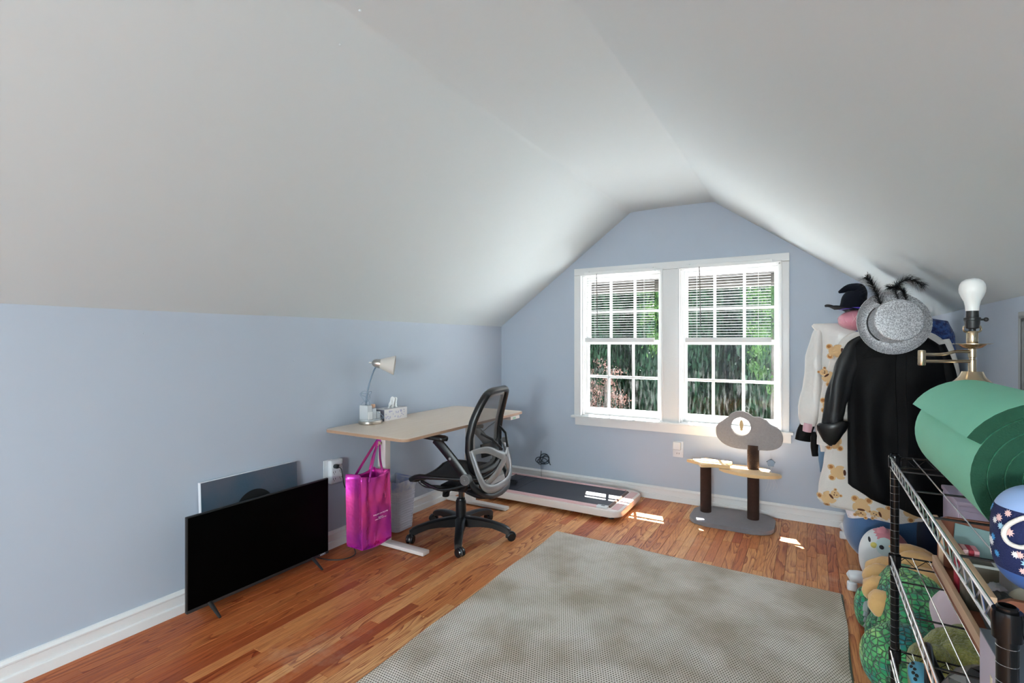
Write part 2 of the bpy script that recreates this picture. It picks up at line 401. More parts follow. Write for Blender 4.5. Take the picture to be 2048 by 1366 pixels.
# ---------------------------------------------------------------- outside
M_soff = mat('dark_brown_soffit', (.012, .009, .007), .7, var=.3, vs=4)
M_soffl = mat('weathered_fascia', (.035, .03, .024), .7, var=.2, vs=6)
t = thing('roof_eave', (-1, 5.1, 2.0), 'dark brown board eave overhanging outside above both windows', 'eave')
for i in range(6):
    B().box(-4.5, 2.5, 4.735+i*.054, 4.7895+i*.054, 2.05-i*.012, 2.07-i*.012, .003).build('board', M_soff, t)
b = B(); b.prism([(4.70, 2.60), (5.12, 2.10), (5.12, 2.13), (4.70, 2.66)], -4.6, 2.6, Matrix(((0, 0, 1, 0), (1, 0, 0, 0), (0, 1, 0, 0), (0, 0, 0, 1)))); b.build('roof_deck', M_soffl, t)
B().box(-4.5, 2.5, 5.065, 5.09, 1.895, 2.1, .004).build('fascia', M_soffl, t)
B().box(-4.5, 2.5, 5.04, 5.064, 1.92, 2.0, .004).build('drip_board', M_soffl, t)
M_bounce = mat('pale_bounce_surface', (.78, .80, .79), .7, var=.05)  # unseen sheet added below the windows to bounce sun onto the ceiling
b = B(); b.prism([(4.75, .12), (9.0, -.12), (9.0, -.2), (4.75, .04)], -5.5, 3.5, Matrix(((0, 0, 1, 0), (1, 0, 0, 0), (0, 1, 0, 0), (0, 0, 0, 1))))
tagp(b.build('bounce_sheet', M_bounce), 'added pale bounce sheet, unseen just below the windows outside', 'roof')
M_grass = mat('lawn', (.05, .09, .03), .9, col2=(.09, .08, .05), vs=.8)
st('ground', B().box(-40, 40, 5, 60, -3.1, -3), M_grass)
# neighbour's grey shed
M_shed = mat('grey_siding', (.20, .22, .22), .8, var=.15, vs=3)
t = thing('garden_shed', (-4, 18.8, -3), 'pale grey garden shed half hidden behind the trees', 'shed')
for i in range(12): B().box(-11, 3.5, 18.8-.02*(i % 2), 18.95, -3+i*.31, -3+i*.31+.305, .01).build('siding_board', M_shed, t)
b = B().prism([(18.4, .7), (21, 1.25), (23.6, .7), (23.6, .6), (18.4, .6)], -11.3, 3.8, Matrix(((0, 0, 1, 0), (1, 0, 0, 0), (0, 1, 0, 0), (0, 0, 0, 1)))); b.build('roof', M_shed, t)
def leaf_mat(name, a, c, tl=.25):
    m = bpy.data.materials.new(name); m.use_nodes = True; N, L, p = nodes(m)
    at = N.new('ShaderNodeAttribute'); at.attribute_name = 'rnd'; cr = N.new('ShaderNodeValToRGB'); L.new(at.outputs['Color'], cr.inputs[0])
    cr.color_ramp.elements[0].color = a+(1,); cr.color_ramp.elements[1].color = c+(1,)
    L.new(cr.outputs[0], p.inputs['Base Color']); p.inputs['Roughness'].default_value = .6; p.inputs['Specular IOR Level'].default_value = .2
    tr = N.new('ShaderNodeBsdfTranslucent'); L.new(cr.outputs[0], tr.inputs[0]); mx = N.new('ShaderNodeMixShader'); mx.inputs[0].default_value = tl
    L.new(p.outputs[0], mx.inputs[1]); L.new(tr.outputs[0], mx.inputs[2]); L.new(mx.outputs[0], N['Material Output'].inputs[0]); return m
M_leaf1 = leaf_mat('evergreen_leaves', (.003, .010, .005), (.014, .050, .020), .12)
M_leaf2 = leaf_mat('bright_leaves', (.006, .02, .003), (.022, .06, .006), .15)
M_leaf3 = leaf_mat('pink_leaves', (.012, .010, .008), (.16, .085, .07), .15)
M_bark = mat('bark', (.035, .028, .022), .9, bump=.5, bs=12, bdist=.02)
def leaves(name, n, rx, rz, size, m, seed, cone=0):
    g = np.random.default_rng(seed)
    # boughs: clumps of small leaves
    k = max(20, n//60); cc = g.normal(size=(k, 3)); cc /= np.linalg.norm(cc, axis=1)[:, None]; cc *= (g.random((k, 1))**.4)
    idx = g.integers(0, k, n); p = cc[idx]+g.normal(size=(n, 3))*np.array([.16, .16, .07])
    zz = (p[:, 2]+1)/2
    wid = 1-cone*np.clip(zz, 0, 1)
    P = np.stack([p[:, 0]*rx*wid, p[:, 1]*rx*wid, p[:, 2]*rz], 1)
    a = g.normal(size=(n, 3)); a /= np.linalg.norm(a, axis=1)[:, None]; bb = g.normal(size=(n, 3)); bb -= (bb*a).sum(1)[:, None]*a; bb /= np.linalg.norm(bb, axis=1)[:, None]
    s = size*g.uniform(.6, 1.3, (n, 1)); V = np.stack([P-a*s, P+bb*s*.45, P+a*s, P-bb*s*.45], 1).reshape(-1, 3)
    me = bpy.data.meshes.new(name); me.vertices.add(4*n); me.vertices.foreach_set('co', V.astype('f').ravel())
    me.loops.add(4*n); me.loops.foreach_set('vertex_index', np.arange(4*n, dtype='i')); me.polygons.add(n); me.polygons.foreach_set('loop_start', np.arange(0, 4*n, 4, dtype='i'))
    me.update(calc_edges=True)
    at = me.color_attributes.new('rnd', 'FLOAT_COLOR', 'POINT'); rv = np.clip(np.repeat(g.random(k)[idx]*.6+g.random(n)*.4, 4), 0, 1)
    at.data.foreach_set('color', np.stack([rv, rv, rv, np.ones_like(rv)], 1).astype('f').ravel()); me.materials.append(m); return me
me1 = leaves('foliage', 34000, 1.0, 1.0, .046, M_leaf1, 1, .25); me2 = leaves('foliage', 2600, 1, 1, .05, M_leaf2, 2); me3 = leaves('foliage', 2200, 1, 1, .04, M_leaf3, 3)
def tree(x, y, h, r, me, label, group=None, zb=-3, name='evergreen_tree', rz=0, low=0):
    t = thing(name, (x, y, zb), label, 'tree', group)
    o = bpy.data.objects.new('foliage', me); COL.objects.link(o); o.parent = t; o.location = (0, 0, low+(h-low)/2); o.scale = (r, r, (h-low)/2*1.05); o.rotation_euler = (0, 0, rz); tagp(o, kind='stuff')
    B().tube([(0, 0, 0), (.05, 0, h*.5), (0, 0, h*.9)], [.14, .09, .02], 8).build('trunk', M_bark, t, local=True)
xs = [(-9.4+2.25*i, 11.6+.3*(i % 2), 8.3+.35*((i*2) % 3), .86) for i in range(6)]+[(-13+2.7*i, 15.4, 10.2, 1.1) for i in range(7)]
for i, (x, y, h, r) in enumerate(xs):
    low = R.choice((2.0, 3.0, 1.6)) if y < 15 else 2.2
    tree(x, y, h, r, me1, 'dense dark green evergreen in the nearer row outside the windows' if y < 15 else 'tall dark evergreen in the row beyond the nearer evergreens', 'nearer evergreens outside' if y < 15 else 'farther evergreens outside', rz=i*1.3, low=low)
wd = leaves('distant_woodland', 60000, 14, 9.5, .17, M_leaf1, 9)
wo = bpy.data.objects.new('distant_woodland', wd); COL.objects.link(wo); wo.location = (-9, 42, 3.5); tagp(wo, 'dense dark woodland far beyond the evergreen rows outside', 'trees', kind='stuff')
tree(-2.35, 9.6, 5.9, .42, me2, 'slim bright yellow green tree nearest the windows, between them', rz=1, name='leafy_tree', low=4.2)
tree(-.55, 9.5, 5.6, .38, me2, 'small bright green tree seen through the right-hand window', rz=2, name='leafy_tree', low=3.6)
tree(-3.5, 9.6, 4.0, .4, me3, 'small tree with pinkish leaves low behind the left-hand window', rz=0, name='leafy_tree', low=2.6)
# ================================================================ FURNITURE AND THINGS, left side
FWD = Matrix(((1,0,0,0),(0,1,0,0),(0,0,1,0),(0,0,0,1)))
def frame(o, x, y, z):   # matrix with given axes
    x, y, z = Vector(x).normalized(), Vector(y).normalized(), Vector(z).normalized()
    m = Matrix.Identity(4)
    for i in range(3): m[i][0], m[i][1], m[i][2], m[i][3] = x[i], y[i], z[i], o[i]
    return m
AX_Y = lambda x, y, z: frame((x, y, z), (1,0,0), (0,0,1), (0,-1,0))   # lathe axis toward -y (the camera side)
# ---- rug
M_rug = bpy.data.materials.new('woven_rug'); M_rug.use_nodes = True
N, L, p = nodes(M_rug)
ge = N.new('ShaderNodeTexCoord'); sx = N.new('ShaderNodeSeparateXYZ'); L.new(ge.outputs['Object'], sx.inputs[0])
wob = N.new('ShaderNodeTexNoise'); wob.inputs['Scale'].default_value = 12; L.new(ge.outputs['Object'], wob.inputs['Vector'])
xx = MATH(N, L, 'MULTIPLY', MATH(N, L, 'ADD', sx.outputs[0], MATH(N, L, 'MULTIPLY', wob.outputs[0], .006)), 85)
row = MATH(N, L, 'FLOOR', MATH(N, L, 'DIVIDE', sx.outputs[1], 1/80))
xs_ = MATH(N, L, 'ADD', xx, MATH(N, L, 'MULTIPLY', row, .5))
fx = MATH(N, L, 'ABSOLUTE', MATH(N, L, 'SUBTRACT', MATH(N, L, 'FRACT', xs_), .5))
fy = MATH(N, L, 'ABSOLUTE', MATH(N, L, 'SUBTRACT', MATH(N, L, 'FRACT', MATH(N, L, 'MULTIPLY', sx.outputs[1], 80)), .5))
hh = MATH(N, L, 'ADD', MATH(N, L, 'POWER', MATH(N, L, 'MULTIPLY', fx, 2), 2), MATH(N, L, 'POWER', MATH(N, L, 'MULTIPLY', fy, 2), 2))
mr = N.new('ShaderNodeMapRange'); mr.inputs[1].default_value = .12; mr.inputs[2].default_value = .5; L.new(hh, mr.inputs[0])
st1 = N.new('ShaderNodeTexNoise'); st1.inputs['Scale'].default_value = 3.2; st1.inputs['Detail'].default_value = 5; L.new(ge.outputs['Object'], st1.inputs['Vector'])
cr = N.new('ShaderNodeValToRGB'); L.new(st1.outputs[0], cr.inputs[0]); cr.color_ramp.elements[0].position = .36; cr.color_ramp.elements[1].position = .6
cr.color_ramp.elements[0].color = lin(198, 186, 170)+(1,); cr.color_ramp.elements[1].color = lin(238, 229, 220)+(1,)
mx = N.new('ShaderNodeMix'); mx.data_type = 'RGBA'; L.new(mr.outputs[0], mx.inputs[0]); mx.inputs[6].default_value = lin(104, 94, 80)+(1,); L.new(cr.outputs[0], mx.inputs[7])
L.new(mx.outputs[2], p.inputs['Base Color']); p.inputs['Roughness'].default_value = .9; p.inputs['Specular IOR Level'].default_value = .1
bp = N.new('ShaderNodeBump'); bp.inputs['Strength'].default_value = .6; bp.inputs['Distance'].default_value = .003; L.new(hh, bp.inputs['Height']); L.new(bp.outputs[0], p.inputs['Normal'])
rx0, rx1, ry0, ry1 = RUG
def rf(u, v):
    x = rx0+(rx1-rx0)*u; y = ry0+(ry1-ry0)*v
    x += .006*math.sin(y*9)*(1 if u in (0, 1) else 0)
    y += (.05*(1-u)) if v > .5 else 0
    e = min(u, 1-u, v, 1-v)
    hump = .02*math.exp(-((x+1.05)/.06)**2-((y-3.28)/.12)**2)
    return Vector((x, y, .008+hump+.0015*mnoise.noise(Vector((x*4, y*4, 0)))-(.003 if e == 0 else 0)))
b = B().grid(rf, 60, 90)
t = thing('area_rug', ((rx0+rx1)/2, (ry0+ry1)/2, 0), 'large beige grey woven rug on the wooden floor', 'rug')
b.solid(.0075); b.build('rug_field', M_rug, t)
M_bind = mat('rug_binding', lin(96, 104, 96), .9, bump=.3, bs=200)
b = B()
edge = [(rx0, ry0), (rx0, ry1+.05), (rx1, ry1), (rx1, ry0)]
for i in range(4):
    a, c = edge[i], edge[(i+1) % 4]
    b.tube([(a[0]+(c[0]-a[0])*k/40, a[1]+(c[1]-a[1])*k/40, .0055+(.016*math.exp(-(((a[0]+(c[0]-a[0])*k/40)+1.05)/.06)**2) if i == 1 else 0)) for k in range(41)], .0045, 6)
b.build('edge_binding', M_bind, t)
# ---- flat television
TVx = -2.675
t = thing('television', (TVx, 1.79, 0), 'black flat screen television standing on the floor against the blue wall', 'television')
M_scr = mat('screen_glass', (.0008, .0008, .0009), .35, spec=.04, var=.1)
b = B().box(TVx-.012, TVx+.006, 1.362, 2.222, .048, .527, .004).box(TVx-.055, TVx-.01, 1.47, 2.11, .07, .36, .012)
b.build('housing', M_black, t)
B().box(TVx+.0055, TVx+.0075, 1.368, 2.216, .062, .521, 0).build('screen', M_scr, t, smooth=False)
B().box(TVx-.012, TVx+.010, 1.362, 2.222, .046, .062, .004).build('bottom_bezel', mat('dark_grey_plastic', (.03, .03, .032), .3), t)
for y in (1.475, 2.10):
    b = B()
    for s in (1, -1):
        x1 = TVx+(.10 if s > 0 else -.10)
        b.tube([(TVx+s*.005, y, .058), (TVx+s*.03, y, .045), (x1-s*.012, y, .012), (x1, y, .005)], [.013, .011, .008, .0065], 10, flat=.6)
    b.build('leg', M_black, t)
text('logo', 'VIZIO', .017, frame((TVx+.0106, 2.175, .0545), (0, 1, 0), (0, 0, 1), (1, 0, 0)), mat('logo_print', (.5, .5, .52), .4), t)
# ---- unframed canvas behind the television
M_can = mat('dark_blue_painting', lin(78, 86, 100), .6, col2=lin(58, 82, 100), vs=4, bump=.1, bs=120)
t = thing('canvas_painting', (-2.79, 1.79, 0), 'dark blue grey painted canvas leaning on the wall behind the television', 'painting')
def cw(y, z, d): return Vector((-2.758+(z/.65)*-.034+d, y, z))
M0 = frame((-2.758, 0, 0), (0, 1, 0), Vector((-.034, 0, .65)), Vector((.65, 0, .034)))
B().prism([(1.492, .004), (2.080, .004), (2.080, .65), (1.492, .65)], -.022, 0, M0, .002).build('stretched_canvas', mat('canvas_edge', lin(215, 218, 225), .8), t)
B().prism([(1.495, .005), (2.078, .005), (2.078, .648), (1.495, .648)], .0002, .0012, M0).build('painted_face', M_can, t, smooth=False)
B().prism([(1.795+.12*math.cos(a), .425+.12*math.sin(a)) for a in (2*PI*k/48 for k in range(48))], .001, .0022, M0).build('painted_black_disc', mat('painted_black', (.004, .005, .006), .6), t, smooth=False)
# ---- wall outlet with six-way adapter and cord
M_out = mat('outlet_plastic', (.72, .74, .78), .35)
M_slot = mat('slot_black', (.01, .01, .01), .6)
t = thing('power_adapter', (XL, 2.35, .52), 'white six way plug adapter on the wall above the television corner', 'socket')
B().box(XL, XL+.008, 2.305, 2.375, .46, .60, .003).build('wall_plate', M_out, t)
B().box(XL+.008, XL+.05, 2.33, 2.435, .44, .60, .018, seg=4).build('housing', M_out, t)
b = B()
for y in (2.355, 2.41):
    for z in (.475, .52, .56):
        for dy in (-.008, .008): b.box(XL+.0495, XL+.0508, y+dy-.0013, y+dy+.0013, z-.006, z+.006)
        b.blob((XL+.0498, y, z-.012), (.0012, .003, .003), 8, 6)
tagp(b.build('outlet_slots', M_slot, t, smooth=False), kind='stuff')
t = thing('extension_lead', (XL+.05, 2.36, .56), 'dark power cord running from the wall adapter down to the television', 'cord')
B().box(XL+.0515, XL+.085, 2.345, 2.37, .548, .575, .006).build('plug', M_cord, t)
B().tube(sm_path([(XL+.085, 2.36, .56), (XL+.105, 2.365, .545), (XL+.11, 2.375, .49), (XL+.10, 2.40, .42), (XL+.12, 2.43, .35), (XL+.11, 2.45, .26), (XL+.10, 2.45, .15), (XL+.12, 2.44, .05), (XL+.17, 2.42, .006), (XL+.24, 2.36, .005), (XL+.24, 2.28, .005), (XL+.17, 2.22, .006), (XL+.10, 2.12, .05), (XL+.085, 2.0, .1)], 8), .0035, 8).build('cable', M_cord, t)
# ---- sit-stand desk
DZ = .817
M_lam = mat('pale_wood_laminate', lin(197, 181, 166), .42, var=.05, vs=2.5)
N, L, p = nodes(M_lam)
tc = N.new('ShaderNodeTexCoord'); mp = N.new('ShaderNodeMapping'); mp.inputs['Scale'].default_value = (90, 3, 60); L.new(tc.outputs['Object'], mp.inputs[0]); nz = N.new('ShaderNodeTexNoise'); nz.inputs['Scale'].default_value = 1; nz.inputs['Detail'].default_value = 5; L.new(mp.outputs[0], nz.inputs['Vector'])
mx = N.new('ShaderNodeMix'); mx.data_type = 'RGBA'; L.new(nz.outputs[0], mx.inputs[0]); mx.inputs[6].default_value = lin(224, 200, 180)+(1,); mx.inputs[7].default_value = lin(246, 230, 212)+(1,); L.new(mx.outputs[2], p.inputs['Base Color'])
M_lame = mat('laminate_edge', lin(176, 142, 118), .45)
M_dm = mat('desk_white_metal', lin(222, 214, 210), .35, var=.02)
t = thing('standing_desk', (-2.43, 3.0, 0), 'sit stand desk with pale wood top and white metal T legs along the blue wall', 'desk')
def rrect(x0, x1, y0, y1, r, n=6):
    o = []
    for cx, cy, a in ((x1-r, y1-r, 0), (x0+r, y1-r, PI/2), (x0+r, y0+r, PI), (x1-r, y0+r, 1.5*PI)): o += [(cx+r*math.cos(a+PI/2*k/n), cy+r*math.sin(a+PI/2*k/n)) for k in range(n+1)]
    return o
tp = B().prism(rrect(-2.795, -2.075, 2.285, 3.735, .05), DZ-.018, DZ, bev=.0015)
top = tp.build('tabletop', [M_lam, M_lame], t)
for f in top.data.polygons:
    if abs(f.normal.z) < .5: f.material_index = 1
B().box(-2.62, -2.54, 2.4, 3.6, DZ-.05, DZ-.0185, .003).build('crossbar', M_dm, t)
for y in (2.59, 3.62):
    B().box(-2.78, -2.17, y-.033, y+.033, .004, .03, .008).build('foot', M_dm, t)
    c = B().box(-2.585, -2.505, y-.03, y+.03, .028, .43, .004).box(-2.58, -2.51, y-.025, y+.025, .42, DZ-.02, .004).build('leg', M_dm, t)
    B().box(-2.70, -2.15, y-.025, y+.025, DZ-.04, DZ-.0185, .004).build('top_bracket', M_black, t)
    for x in (-2.76, -2.19): B().lathe([(.015, 0), (.015, .006)], Matrix.Translation((x, y, 0)), 12).build('glide', M_black, t)
cp = B().box(-2.16, -2.065, 3.50, 3.64, DZ-.045, DZ-.0185, .005).build('control_panel', M_dm, t)
B().box(-2.0652, -2.0640, 3.53, 3.575, DZ-.04, DZ-.025).build('display', mat('panel_green', (.25, .45, .3), .4), cp)
B().tube(sm_path([(-2.15, 3.56, DZ-.04), (-2.18, 3.50, DZ-.05), (-2.25, 3.47, DZ-.10), (-2.35, 3.5, DZ-.16), (-2.45, 3.58, DZ-.1), (-2.52, 3.6, DZ-.06)], 8), .004, 8).build('control_cable', M_black, t)
hk = B().lathe([(.006, 0), (.006, .02), (.016, .022), (.018, .03), (.014, .036), (0, .037)], frame((-2.545, 2.565, .705), (1, 0, 0), (0, 0, 1), (0, -1, 0)), 16).build('bag_hook', mat('hook_wood', lin(200, 180, 150), .4), t)
# ---- metallic pink tote bag
M_tote = mat('metallic_pink_foil', (.95, .10, .50), .26, .7, col2=(.72, .06, .62), vs=5, bump=.6, bs=8, bdist=.02)
t = thing('tote_bag', (-2.48, 2.4, .08), 'metallic pink tote bag hanging from the hook on the desk leg', 'bag')
tb0, tb1 = 2.275, 2.535
def face(u, v, xf, sgn, seed):
    z = .085+.45*v; w = (1-.02*v)
    y = tb0+(tb1-tb0)*(.5+(u-.5)*w)+.012*(1-v)
    f = .007*math.sin(u*17+3*mnoise.noise(Vector((u*2, v*2, seed))))*(.3+v*.7)+.014*mnoise.noise(Vector((u*4, v*3, seed+4)))*math.sin(PI*u)
    f += -.02*math.sin(PI*u)*(1-v)**2
    return Vector((xf+sgn*f*(1 if 0 < u < 1 else 0), y, z+(.012*math.cos(PI*2*u) if v == 1 else 0)+(-.015*math.sin(PI*u) if v == 0 else 0)))
XF, XBk = -2.435, -2.575
b = B()
b.grid(lambda u, v: face(u, v, XF, 1, 1), 40, 24); b.grid(lambda u, v: face(u, v, XBk, -1, 5), 30, 20)
for yy, sd in ((0, -1), (1, 1)):
    def side(u, v, yy=yy, sd=sd):
        q = face(yy, v, XF, 1, 1); x = XF+(XBk-XF)*u; inn = .035*math.sin(PI*u)*(.3+.7*v)
        return Vector((x, q.y-sd*inn, q.z))
    b.grid(side, 12, 20)
b.grid(lambda u, v: Vector((XF+(XBk-XF)*v, tb0+(tb1-tb0)*u+.012, .085-.015*math.sin(PI*u))), 20, 6)
bmesh.ops.remove_doubles(b.bm, verts=b.bm.verts[:], dist=.0004)
body = b.build('bag_body', M_tote, t, ang=60)
sd = body.modifiers.new('thickness', 'SOLIDIFY'); sd.thickness = .0015
for k, (xf, ys) in enumerate(((XF, (2.345, 2.475)), (XBk, (2.34, 2.48)))):
    hx, hy, hz = -2.545+(.004 if k == 0 else -.006), 2.535, .722
    pts = sm_path([(xf, ys[0], .50), (xf+(hx-xf)*.5, ys[0]+(hy-ys[0])*.45, .61), (hx, hy-.012, hz-.004), (hx, hy, hz+.004), (hx, hy+.010, hz-.004), (xf+(hx-xf)*.5, ys[1]+(hy-ys[1])*.35, .61), (xf, ys[1], .50)], 8)
    B().tube(pts, [.011]*len(pts), 8, flat=.12, up=(1, 0, 0)).build('handle', M_tote, t)
M_prt = mat('bag_print', (.85, .7, .8), .5)
fM = frame((XF+.028, 2.42, .29), Vector((0, 1, 0)), (0, 0, 1), (1, 0, 0))
text('bag_lettering', 'bring your own bag today', .0125, fM, M_prt, t); fM2 = frame((XF+.028, 2.42, .262), Vector((0, 1, 0)), (0, 0, 1), (1, 0, 0))
text('bag_lettering', 'shop better\nreduce reuse recycle bags', .0095, fM2, M_prt, t)
# ---- wastebasket, woven white plastic
M_bask = mat('lilac_white_plastic', lin(205, 203, 214), .4, var=.03)
BX, BY = -2.685, 2.86
t = thing('wastebasket', (BX, BY, 0), 'white woven plastic wastebasket behind the pink bag under the desk', 'basket')
def bring(z): k = .8+.2*z/.36; return .105*k, .105*k
b = B()
def rr(z, off=0): a, c = bring(z); return [(BX+x, BY+y, z) for x, y in rrect(-a-off, a+off, -c-off, c+off, .03, 4)]
b.skin([b.ring(rr(z)) for z in (.004, .10, .2, .30, .36)], True, True, False)
b.solid(.002); b.build('bin_wall', M_bask, t)
b = B()
for k in range(15):
    z = .02+k*.0185; ring_ = rr(z+.006, .002+.0015*(k % 2)); b.tube(ring_, .0042, 6, loop=True, flat=1.5)
n_ = len(rr(0))
for j in range(0, n_):
    b.tube([rr(z, .0035)[j] for z in (.008, .1, .2, .3)], .0032, 5)
tagp(b.build('woven_strips', M_bask, t), kind='stuff')
B().tube(rr(.362), .007, 8, loop=True).build('rim', M_bask, t)
b = B(); g = random.Random(3)
rings = [b.ring([Vector(q)+Vector((g.uniform(-.004, .004), g.uniform(-.004, .004), g.uniform(-.006, .006))) for q in rr(z, o)]) for z, o in ((.30, .006), (.345, .009), (.375, .008), (.372, -.004), (.30, -.02), (.2, -.03))]
b.skin(rings); b.build('bin_liner', mat('clear_liner', (.62, .64, .70), .25, col2=(.35, .40, .62), vs=14, bump=.4, bs=30), t)
# ---- desk lamp
t = thing('desk_lamp', (-2.71, 2.60, DZ), 'gooseneck desk lamp with brushed metal base and frosted cone shade on the desk', 'lamp')
M_cone = mat('frosted_shade', lin(214, 206, 198), .4, var=.04)
M_clear = mat('clear_organizer', (.80, .83, .86), .08, var=.03); nodes(M_clear)[2].inputs['Transmission Weight'].default_value = .35
B().prism(rrect(-2.775, -2.635, 2.535, 2.70, .06), DZ+.001, DZ+.024, bev=.005).build('base', M_nickel, t)
b = B().prism(rrect(-2.765, -2.645, 2.545, 2.69, .05), DZ+.0245, DZ+.034, bev=.002)
for k, (y0, y1, h) in enumerate(((2.552, 2.60, .10), (2.60, 2.64, .075), (2.64, 2.68, .05))): b.box(-2.745, -2.665, y0, y1-.004, DZ+.034, DZ+.034+h, .004)
b.build('organizer', M_clear, t)
b = B().box(-2.70, -2.66, 2.556, 2.596, DZ+.036, DZ+.09, .003)
b.build('outlet_block', M_white, t)
neck = sm_path([(-2.745, 2.615, DZ+.03), (-2.745, 2.615, DZ+.13), (-2.742, 2.62, DZ+.20), (-2.735, 2.64, DZ+.29), (-2.722, 2.665, DZ+.37), (-2.713, 2.685, DZ+.405)], 6)
B().tube(neck, .0058, 10).build('gooseneck', mat('blue_grey_gooseneck', lin(112, 132, 152), .4), t)
ax = Vector((.75, .62, -.12)).normalized()      # shade axis
o0 = Vector((-2.722, 2.668, DZ+.428)); zz = ax; xx_ = zz.orthogonal().normalized(); SM = frame(o0, xx_, zz.cross(xx_), zz)
B().lathe([(0, -.036), (.005, -.035), (.005, -.015), (.012, -.012), (.022, -.004), (.030, .012), (.034, .045), (.0335, .05)], SM, 28).build('shade_cap', M_nickel, t)
B().lathe([(.031, .045), (.0345, .047), (.071, .148), (.0695, .1475), (.031, .05)], SM, 36).build('lamp_shade', M_cone, t)
B().blob(o0+ax*.09, (.024, .024, .024), 16, 12).build('light_bulb', M_white, t)
b = B(); g = random.Random(11); P_ = []
for k in range(16): a = k*1.15; P_.append((-2.735+.028*math.cos(a)+g.uniform(-.01, .01), 2.60+.030*math.sin(a)+g.uniform(-.01, .01), DZ+.10+.12*abs(math.sin(k*.37))+g.uniform(-.015, .015)))
P_ += [(-2.70, 2.66, DZ+.06), (-2.66, 2.70, DZ+.03), (-2.655, 2.66, DZ+.07), (-2.72, 2.61, DZ+.1)]
B().tube(sm_path(P_, 6), .0022, 6).build('coiled_cord', mat('grey_cord', lin(140, 155, 172), .4), t)
B().box(-2.712, -2.69, 2.628, 2.652, DZ+.11, DZ+.135, .004).build('peach_plug', mat('peach_plastic', lin(224, 180, 150), .5), t)
# ---- tissue box
t = thing('tissue_box', (-2.735, 2.85, DZ), 'flat white tissue box with lilac leaf print beside the desk lamp', 'tissue box')
M_tis = mat('tissue_box_card', lin(226, 222, 222), .55)
tb = B().box(-2.79, -2.675, 2.725, 2.965, DZ+.001, DZ+.085, .001).build('carton', M_tis, t)
b = B(); g = random.Random(5)
for k in range(22):
    y = 2.74+.205*g.random(); z = DZ+.012+.058*g.random(); a = g.uniform(0, PI); r = g.uniform(.006, .011)
    b.prism([(r*math.cos(q)*.5, r*math.sin(q)) for q in (2*PI*j/10 for j in range(10))], 0, .0004, frame((-2.675, y, z), (0, math.cos(a), math.sin(a)), (0, -math.sin(a), math.cos(a)), (1, 0, 0)))
tagp(b.build('leaf_print', mat('lilac_print', lin(186, 184, 208), .6), tb, smooth=False), kind='stuff')
B().box(-2.7895, -2.6755, 2.7235, 2.7248, DZ+.002, DZ+.084).build('end_panel', mat('grey_lilac_card', lin(128, 124, 140), .6), t)
B().prism([(-2.733+.022*math.cos(q), 2.845+.06*math.sin(q)) for q in (2*PI*j/24 for j in range(24))], DZ+.0852, DZ+.086).build('opening', mat('opening_film', lin(150, 148, 160), .3), t)
def tis(u, v):
    a = (u-.5)*2; y = 2.85+a*.05*(1-v*.55)+.035*v; z = DZ+.08+v*(.085+.02*math.sin(u*9))*(1-.55*abs(a)**2)
    return Vector((-2.733+.018*math.sin(u*14+v*2)*(1-.3*v)+.008*mnoise.noise(Vector((u*5, v*4, 2))), y, z))
b = B().grid(tis, 28, 12); b.solid(.0008); b.build('tissue', mat('tissue_paper', (.82, .82, .82), .8), t)
# ---- under-desk treadmill
TX0, TX1, TY0, TY1 = -2.64, -1.275, 3.80, 4.43
M_tw = mat('treadmill_white', lin(226, 214, 208), .28, var=.02); M_pk = mat('treadmill_pink', lin(218, 176, 176), .3); M_belt = mat('running_belt', lin(50, 52, 62), .55, bump=.2, bs=400)
t = thing('walking_treadmill', ((TX0+TX1)/2, (TY0+TY1)/2, 0), 'flat white and pink walking treadmill with black belt below the window', 'treadmill')
B().prism(rrect(TX0, TX1, TY0, TY1, .075, 8), .03, .082, bev=.012).build('frame', M_tw, t)
B().box(TX0+.12, TX1-.12, TY0+.075, TY1-.075, .078, .09, .003).build('belt', M_belt, t)
B().box(TX0+.14, TX1-.14, TY0+.09, TY1-.09, .02, .031, .003).build('underside', M_black, t)
for y0, y1 in ((TY0+.03, TY0+.072), (TY1-.072, TY1-.03)): B().box(TX0+.06, TX1-.135, y0, y1, .078, .094, .005).build('side_rail', M_pk, t)
B().box(TX1-.085, TX1-.025, TY0+.05, TY1-.05, .081, .0835, .001).build('end_panel', M_pk, t)
B().tube([(TX1-.112, TY0+.08, .078), (TX1-.112, TY1-.08, .078)], .016, 16).build('roller', mat('roller_brown', lin(92, 64, 52), .35), t)
c = B().box(TX1-.20, TX1-.11, TY0+.028, TY0+.075, .082, .10, .006).build('controller', M_white, t)
B().box(TX1-.165, TX1-.135, TY0+.038, TY0+.064, .0995, .1008).build('display', mat('grey_display', (.12, .13, .14), .3), c)
for x in (TX0+.08, TX1-.09):
    for y in (TY0+.08, TY1-.08): B().lathe([(.022, 0), (.022, .031)], Matrix.Translation((x, y, .0)), 14).build('foot_pad', M_black, t)
for x in (TX0+.25, TX0+.38): B().box(x, x+.004, TY0+.078, TY1-.078, .0895, .0905).build('belt_seam', M_slot, t)
P_ = []
for k in range(26): a = k*.9; P_.append((-2.38+.05*math.cos(a)+.001*k, 4.03+.028*math.sin(a*1.0), .096+.0012*k))
P_ += [(-2.42, 4.15, .12), (-2.47, 4.25, .105), (-2.50, 4.34, .098)]
tagp(B().tube(sm_path(P_, 5), .0042, 8).build('loose_cable', M_cord, loc=(-2.38, 4.03, .09)), 'black cable lying coiled on the treadmill belt', 'cable')
